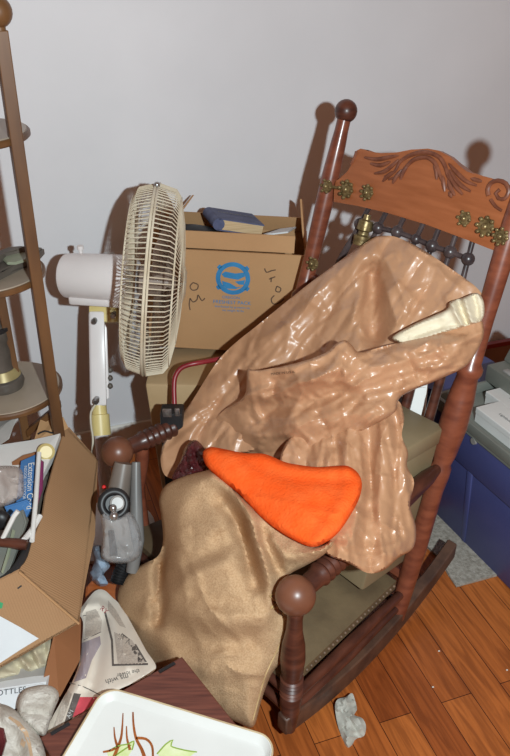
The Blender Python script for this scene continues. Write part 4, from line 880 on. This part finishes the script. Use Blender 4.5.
# ------------------------------------------------------------------ orange board, newspaper
bm = B(); slab(bm, [Z(x, y, .1) for x, y in ((86, 586), (92, 579), (122, 577), (132, 600), (142, 640), (100, 690), (80, 660))], Vector((0, 0, -.1)), .004); tag(obj('wood_board', bm, M_board), 'orange-brown wooden board on the floor under the newspaper', 'board')
NP = Soft([(95, 591), (104, 590), (112, 597), (122, 607), (134, 628), (146, 650), (156, 668), (140, 680), (118, 690), (100, 702), (80, 716), (66, 736), (55, 748), (44, 742), (50, 722), (62, 700), (72, 682), (79, 664), (82, 640), (83, 622), (79, 613), (84, 604)],
          [(95, 592, 1.76), (110, 600, 1.75), (150, 666, 1.50), (60, 740, 1.34), (80, 660, 1.53), (82, 610, 1.70), (115, 650, 1.56), (100, 700, 1.40)], .004, 3, .006,
          [([(84, 606), (98, 604), (108, 610), (120, 640), (128, 668)], .012, 5), ([(90, 640), (84, 670), (72, 700)], .018, 6), ([(102, 622), (96, 660), (90, 690)], -.014, 7)], ((.004, 26, 14, 1.1, 1.5),), 2.6, True, 2)
news = obj('newspaper', NP.mesh(), M_news); tag(news, 'crumpled folded newspaper between the cardboard boxes and the burlap sack', 'newspaper')
def pp(name, polys, m, off=.0012, step=3.0, label=None):
    for p in polys: bm = B(); NP.patch(bm, p, off, step); obj(name, bm, m, news, False, label)
pp('pink_advert', [[(80, 697), (98, 697), (95, 703), (82, 713), (72, 718)]], M_pink, label='pink printed block')
pp('grey_block', [[(74, 693), (81, 694), (72, 719), (63, 727)]], M_ink)
pp('lilac_picture', [[(82, 643), (100, 636), (101, 644), (92, 660), (86, 678), (74, 682), (81, 664)]], M_lilac)
pp('column_print', [[(86, 612), (96, 609), (102, 620), (101, 632), (85, 638)], [(60, 708), (68, 690), (72, 694), (66, 712), (56, 738), (50, 736)], [(114, 632), (132, 640), (146, 664), (118, 664)], [(108, 600), (116, 610), (126, 628), (120, 626), (108, 610)]], M_inkl)
pp('news_photo', [[(129, 646), (136, 644), (142, 654), (147, 662), (138, 662), (136, 656)]], M_ink)
pp('photo_frame', [[(104, 612), (106, 612), (113, 640), (114, 664), (148, 663), (148, 665), (112, 666), (111, 641)], [(122, 633), (131, 640), (131, 641.5), (122, 634.5)]], M_ink)
text_soft('headline', 'III', NP, 8, (121, 637), .15, M_ink, news); text_soft('headline', 'A', NP, 7, (128, 642), .3, M_ink, news)
text_soft('headline', 'RY', NP, 7, (104, 610), .7, M_dred, news)
text_soft('headline', 'ms with', NP, 7.5, (117, 679), PI - .25, M_ink, news); text_soft('headline', 'the lower', NP, 6, (128, 673), PI - .22, M_ink, news)
text_soft('headline', 'AN', NP, 6, (70, 714), -1.1, M_wtext, news)
bm = B(); NP.line(bm, [(70, 683), (84, 687), (98, 694), (104, 697)], .0009, 4); NP.line(bm, [(84, 640), (101, 632)], .0009, 4); NP.line(bm, [(83, 616), (98, 612)], .0009, 4); obj('print_rule', bm, M_ink, news)

# ------------------------------------------------------------------ mahogany box and tray
q1, q2, q0 = Z(182, 656, .25), Z(208, 716, .25), Z(40, 737, .25)
e1 = (q0 - q1); e1n = e1.normalized(); e2 = (q2 - q1); e2 = (e2 - e1n * e2.dot(e1n)).normalized() * .27
case = thing('wooden_box', 'dark mahogany wooden box under the white painted tray', 'box', ((q1 + e1 * .5 + e2 * .5).x, (q1 + e1 * .5 + e2 * .5).y, 0))
bm = B(); obox(bm, q1 - Vector((0, 0, .25)), e1, e2, Vector((0, 0, .25)), .003); cb = obj('box_body', bm, M_case, case, False)
for t in (.07, .82):
    bm = B(); obox(bm, q1 + e1 * t + e2.normalized() * .004 + Vector((0, 0, .0)), e1n * .035, e2.normalized() * .006, Vector((0, 0, .0025))); obj('hinge', bm, M_black, case, False)
zt2 = .2575
cor = Vector((-.277, .913, zt2)); tx = Vector((.948, -.318, 0)); ty = Vector((-.318, -.948, 0)); TW, TD, TR = .335, .25, .035
tray = thing('serving_tray', 'white rounded serving tray painted with brown twigs and green leaves, at the bottom edge', 'tray', cor + tx * TW / 2 + ty * TD / 2)
def rr(ins, z, r):
    out = []
    for cx, cy, a0 in ((r, r, PI), (TW - r, r, 1.5 * PI), (TW - r, TD - r, 0), (r, TD - r, .5 * PI)):
        for k in range(9):
            a = a0 + k * PI / 16; x = cx + (r - ins) * math.cos(a); y = cy + (r - ins) * math.sin(a); out.append(cor + tx * x + ty * y + Vector((0, 0, z)))
    return out
def loft(bm, loops):
    L_ = [[bm.verts.new(p) for p in l] for l in loops]; n = len(L_[0])
    for a, b_ in zip(L_, L_[1:]):
        for k in range(n): bm.faces.new((a[k], a[(k + 1) % n], b_[(k + 1) % n], b_[k]))
    bm.faces.new(L_[0][::-1]); bm.faces.new(L_[-1])
bm = B(); loft(bm, [rr(.012, -.006, TR), rr(0, .010, TR), rr(.0015, .0125, TR), rr(.004, .0125, TR), rr(.013, .0, TR), rr(.016, -.001, TR)]); pan = obj('tray_pan', bm, M_tray, tray)
bm = B(); pl = rr(.0015, .0125, TR); tube(bm, pl + [pl[0]], .0016, 8, False); obj('rim', bm, M_rim, tray)
tz = zt2 - .001
def tp(x, y, off=.0006): return Z(x, y, tz + off)
bm = B()
def brush(pts, w0, w1, m_=None):
    p = cat(pts, False, 3); n = len(p); Ls = []
    for i in range(n):
        t = p[min(i + 1, n - 1)] - p[max(i - 1, 0)]; t = t / (np.linalg.norm(t) or 1); w = w0 + (w1 - w0) * i / (n - 1); q = np.array((-t[1], t[0])) * w / 2
        Ls.append((bm.verts.new(tp(*(p[i] + q))), bm.verts.new(tp(*(p[i] - q)))))
    for a, b_ in zip(Ls, Ls[1:]): bm.faces.new((a[0], a[1], b_[1], b_[0]))
for pts, a, b_ in (([(123, 713), (122.5, 724), (121, 738), (116, 752), (112, 762)], 1, 4), ([(114, 727), (115, 738), (118, 748)], 1, 3), ([(126.5, 726), (127, 738), (130, 750)], 1, 3), ([(133, 712), (133.5, 724), (136, 738), (142, 750), (146, 762)], 1.5, 4), ([(136, 738), (146, 739), (152, 746), (153, 758)], 3, 2), ([(103, 752), (112, 750), (120, 745)], 2, 3)): brush(pts, a, b_)
obj('painted_twig', bm, M_twig, pan, False, label='brown painted twigs')
bm = B()
for poly in ([(107, 752), (118, 746), (128, 744), (134, 741), (132, 750), (126, 760), (110, 764)], [(158, 752), (166, 744), (173, 740), (171, 746), (184, 750), (196, 752), (188, 758), (176, 764), (160, 764)]):
    bm = B(); bm.faces.new([bm.verts.new(tp(x, y, .0004)) for x, y in poly]); obj('painted_leaf', bm, M_leaf, pan, False)
bm = B()
for pts in ([(107, 752), (118, 746), (128, 744), (134, 741), (132, 750)], [(157, 754), (166, 744), (173, 740), (171, 746), (184, 750), (197, 752)], [(112, 758), (122, 751), (131, 745)]): brush(pts, 1.4, 1.4)
obj('leaf_outline', bm, M_leafl, pan, False)

# ------------------------------------------------------------------ right side: tote, organizer, cartons, carpet, scrap
T1, T2 = Z(437, 517, 0), Z(505, 586, 0)
td = (T2 - T1); td.z = 0; tdn = td.normalized(); tn = Vector((-tdn.y, tdn.x, 0)); tn = tn if tn.x > 0 else -tn
ztop = plane_hit(487, 447, T1 - tn * .02, tn).z
tote = thing('storage_tote', 'dark blue plastic storage tote on the floor behind the rocking chair', 'tote', T1 + tdn * .25 + tn * .2)
A0 = T1 - tdn * .03; LN = .56; DT = .36; fl = .025
def tot(z, o): # outline at height z flared by o
    return [A0 - tdn * o - tn * o + Vector((0, 0, z)), A0 + tdn * (LN + o) - tn * o + Vector((0, 0, z)), A0 + tdn * (LN + o) + tn * (DT + o) + Vector((0, 0, z)), A0 - tdn * o + tn * (DT + o) + Vector((0, 0, z))]
bm = B(); hexa(bm, tot(0, 0) + tot(ztop * .72, fl * .7), .01); tb_ = obj('tote_body', bm, M_tote, tote)
bm = B(); hexa(bm, tot(ztop * .70, fl * .7 + .006) + tot(ztop, fl), .006); obj('tote_rim', bm, M_tote, tote)
for t in (.14, .46): bm = B(); p = A0 + tdn * t - tn * .001; hexa(bm, [p, p + tdn * .02, p + tdn * .02 + tn * .01, p + tn * .01] + [q + Vector((0, 0, ztop * .7)) - tn * (fl * .7 + .003) for q in (p, p + tdn * .02, p + tdn * .02 + tn * .01, p + tn * .01)], .003); obj('rib', bm, M_tote, tb_)
bm = B(); q = plane_hit(474, 441, T1 - tn * (fl + .002), tn); lathe(bm, q + tn * .004, q - tn * .004, [(0, .01), (1, .009)], 16); obj('rivet', bm, M_greyl, tote)
# grey organizer tray on it
zo = ztop + .001; org = thing('organizer_tray', 'grey plastic organizer tray sitting on top of the blue tote', 'tray', A0 + tdn * .25 + tn * .2 + Vector((0, 0, zo)))
C0 = A0 - tdn * .03 - tn * .03 + Vector((0, 0, zo)); ow, od_, oh, ot = LN + .06, DT + .06, .03, .012
up_ = Vector((0, 0, 1))
bm = B(); obox(bm, C0, tdn * ow, tn * od_, up_ * .004); obj('tray_floor', bm, M_grey, org, False)
for o_, a, b_ in ((C0, tdn * ow, tn * ot), (C0 + tn * (od_ - ot), tdn * ow, tn * ot), (C0, tdn * ot, tn * od_), (C0 + tdn * (ow - ot), tdn * ot, tn * od_)):
    bm = B(); obox(bm, o_ + up_ * .004, a, b_, up_ * oh, .003); obj('tray_wall', bm, M_grey, org)
bm = B(); obox(bm, C0 + tn * od_ * .5 + up_ * .004, tdn * ow, tn * .008, up_ * oh); obj('divider', bm, M_grey, org, False)
def carton(x, y, lx, ly, h_, label, txt):
    p = Z(x, y, zo + .0045); t = thing('small_carton', label, 'carton', p + tdn * lx / 2 + tn * ly / 2, 'white cartons in the organizer tray')
    bm = B(); obox(bm, p, tdn * lx, tn * ly, up_ * h_, .002); bo_ = obj('carton_body', bm, M_white, t, False)
    bm = B(); obox(bm, p + up_ * (h_ * .62) - tdn * .001 - tn * .001, tdn * (lx + .002), tn * (ly + .002), up_ * (h_ * .38 + .001), .002); l_ = obj('carton_lid', bm, M_white, t, False)
    text_at('printed_text', txt, .012, p + tdn * lx * .45 + tn * ly * .45 + up_ * (h_ + .0015), tdn, tn, M_text, l_)
carton(474, 421, .16, .075, .042, 'white small carton with dark lettering, the one nearest the edge of the organizer tray', 'Lightbulb')
carton(484, 404, .15, .075, .04, 'white small carton further back in the organizer tray, beside the grey case', 'Fuses')
# grey hinged case beyond
gc = Z(484, 380, zo + .036); gcase = thing('plastic_case', 'open grey plastic case with raised lid, above the white cartons', 'case', gc)
bm = B(); obox(bm, gc, tdn * .3, tn * .2, up_ * .05, .005); obj('case_body', bm, M_grey, gcase)
bm = B(); obox(bm, gc + tn * .055 + up_ * .051, tdn * .3, tn * .02 , up_ * .085 + tn * .04, .005); obj('case_lid', bm, M_grey, gcase)
bm = B()
for t in (.05, .1): obox(bm, gc + tdn * t + tn * .012 + up_ * .05, tdn * .03, tn * .02, up_ * .006, .002)
obj('latch', bm, M_greyl, gcase)
# things behind the chair back
bp0 = Vector((.60, 1.97, 0)); bm = B(); lathe(bm, bp0, bp0 + Vector((0, 0, .34)), [(0, .11), (.9, .135), (.93, .145), (1, .145)], 32); tag(obj('blue_tub', bm, M_tote), 'round dark blue tub half hidden behind the right back post', 'tub')
bm = B(); obox(bm, (.27, 1.72, 0), Vector((.17, .06, 0)), Vector((-.05, .15, 0)), Vector((0, 0, .33)), .006); tag(obj('black_bin', bm, M_black), 'black bin seen between the back slats of the rocking chair', 'bin')
bm = B(); slab(bm, [W(x, y, 1.73) for x, y in ((402, 388), (427, 386), (424, 418), (402, 425))], Vector((.01, .03, 0)), .003); tag(obj('white_board', bm, M_white, None, False), 'white board standing behind the chair slats above the olive box', 'board')
pw = W0 + wdir * .82 + wn * .03; bm = B(); obox(bm, pw, wdir * .6, wn * .02, up_ * .165, .002); pnl = thing('leaning_board', 'brown panel with a red top edge standing against the wall at the right', 'panel', pw + wdir * .3)
obj('panel_board', bm, M_brownp, pnl, False)
bm = B(); obox(bm, pw + up_ * .165, wdir * .6, wn * .022, up_ * .018, .002); obj('red_edge', bm, M_redp, pnl, False, label='dark red top edge')
# carpet remnant
cpt = [(418, 540), (426, 515), (440, 500), (520, 570), (505, 574), (480, 581), (456, 588), (449, 577), (440, 560)]
bm = B(); slab(bm, [Z(x, y, .001) for x, y in cpt], Vector((0, 0, .008)), .002); tag(obj('carpet_remnant', bm, M_carpet), 'grey carpet remnant on the floor under the blue tote', 'carpet')
SCR = Soft([(335, 706), (338, 699), (346, 697), (352, 693), (355, 700), (357, 710), (354, 715), (362, 718), (366, 726), (364, 736), (356, 739), (352, 748), (346, 749), (341, 735), (337, 722)], [(337, 705, 1.622), (355, 700, 1.63), (364, 730, 1.59), (348, 746, 1.575)], .004, 4, .004, [([(345, 700), (350, 725), (347, 745)], .01, 4), ([(353, 716), (360, 728)], .008, 3)], ((.006, 9, 6, .6, 2),), 2.2)
scr = obj('paper_scrap', SCR.mesh(), M_scrap); tag(scr, 'torn crumpled grey-white paper scrap on the floorboards below the rocker', 'paper scrap')
for x, y, l in ((439, 651, 'small white crumb on the floorboards, right of the rocker'), (507, 670, 'tiny pale crumb on the floorboards at the right edge'), (433, 687, 'tiny pale crumb on the floorboards below the larger crumb')):
    bm = B(); ball(bm, Z(x, y, .002), .0028, 6, (1, .7, .7)); tag(obj('crumb', bm, M_speck), l, 'crumb', 'crumbs on the floorboards')

# ------------------------------------------------------------------ light, world, camera
ld_ = bpy.data.lights.new('camera_flash', 'POINT'); ld_.energy = 136; ld_.shadow_soft_size = .02; ld_.color = (.84, .96, 1)
lo_ = bpy.data.objects.new('camera_flash', ld_); lo_.location = (.26, -.08, 1.50); C.objects.link(lo_)
w = bpy.data.worlds.new('World'); bpy.context.scene.world = w; w.use_nodes = True
bg = w.node_tree.nodes['Background']; bg.inputs['Color'].default_value = (1, .5, .3, 1); bg.inputs['Strength'].default_value = .2
cd = bpy.data.cameras.new('Camera'); cam = bpy.data.objects.new('Camera', cd); C.objects.link(cam)
cam.location = CAM; cam.rotation_euler = (PI / 2 - TH, 0, 0)
cd.sensor_fit = 'VERTICAL'; cd.sensor_height = 36; cd.sensor_width = 36 * 510 / 756; cd.lens = 36 * F / 756; cd.clip_start = .02
sce = bpy.context.scene; sce.camera = cam
sce.view_settings.view_transform = 'Standard'; sce.view_settings.look = 'None'; sce.view_settings.gamma = 1; sce.view_settings.use_curve_mapping = False
sce.view_settings.exposure = 0
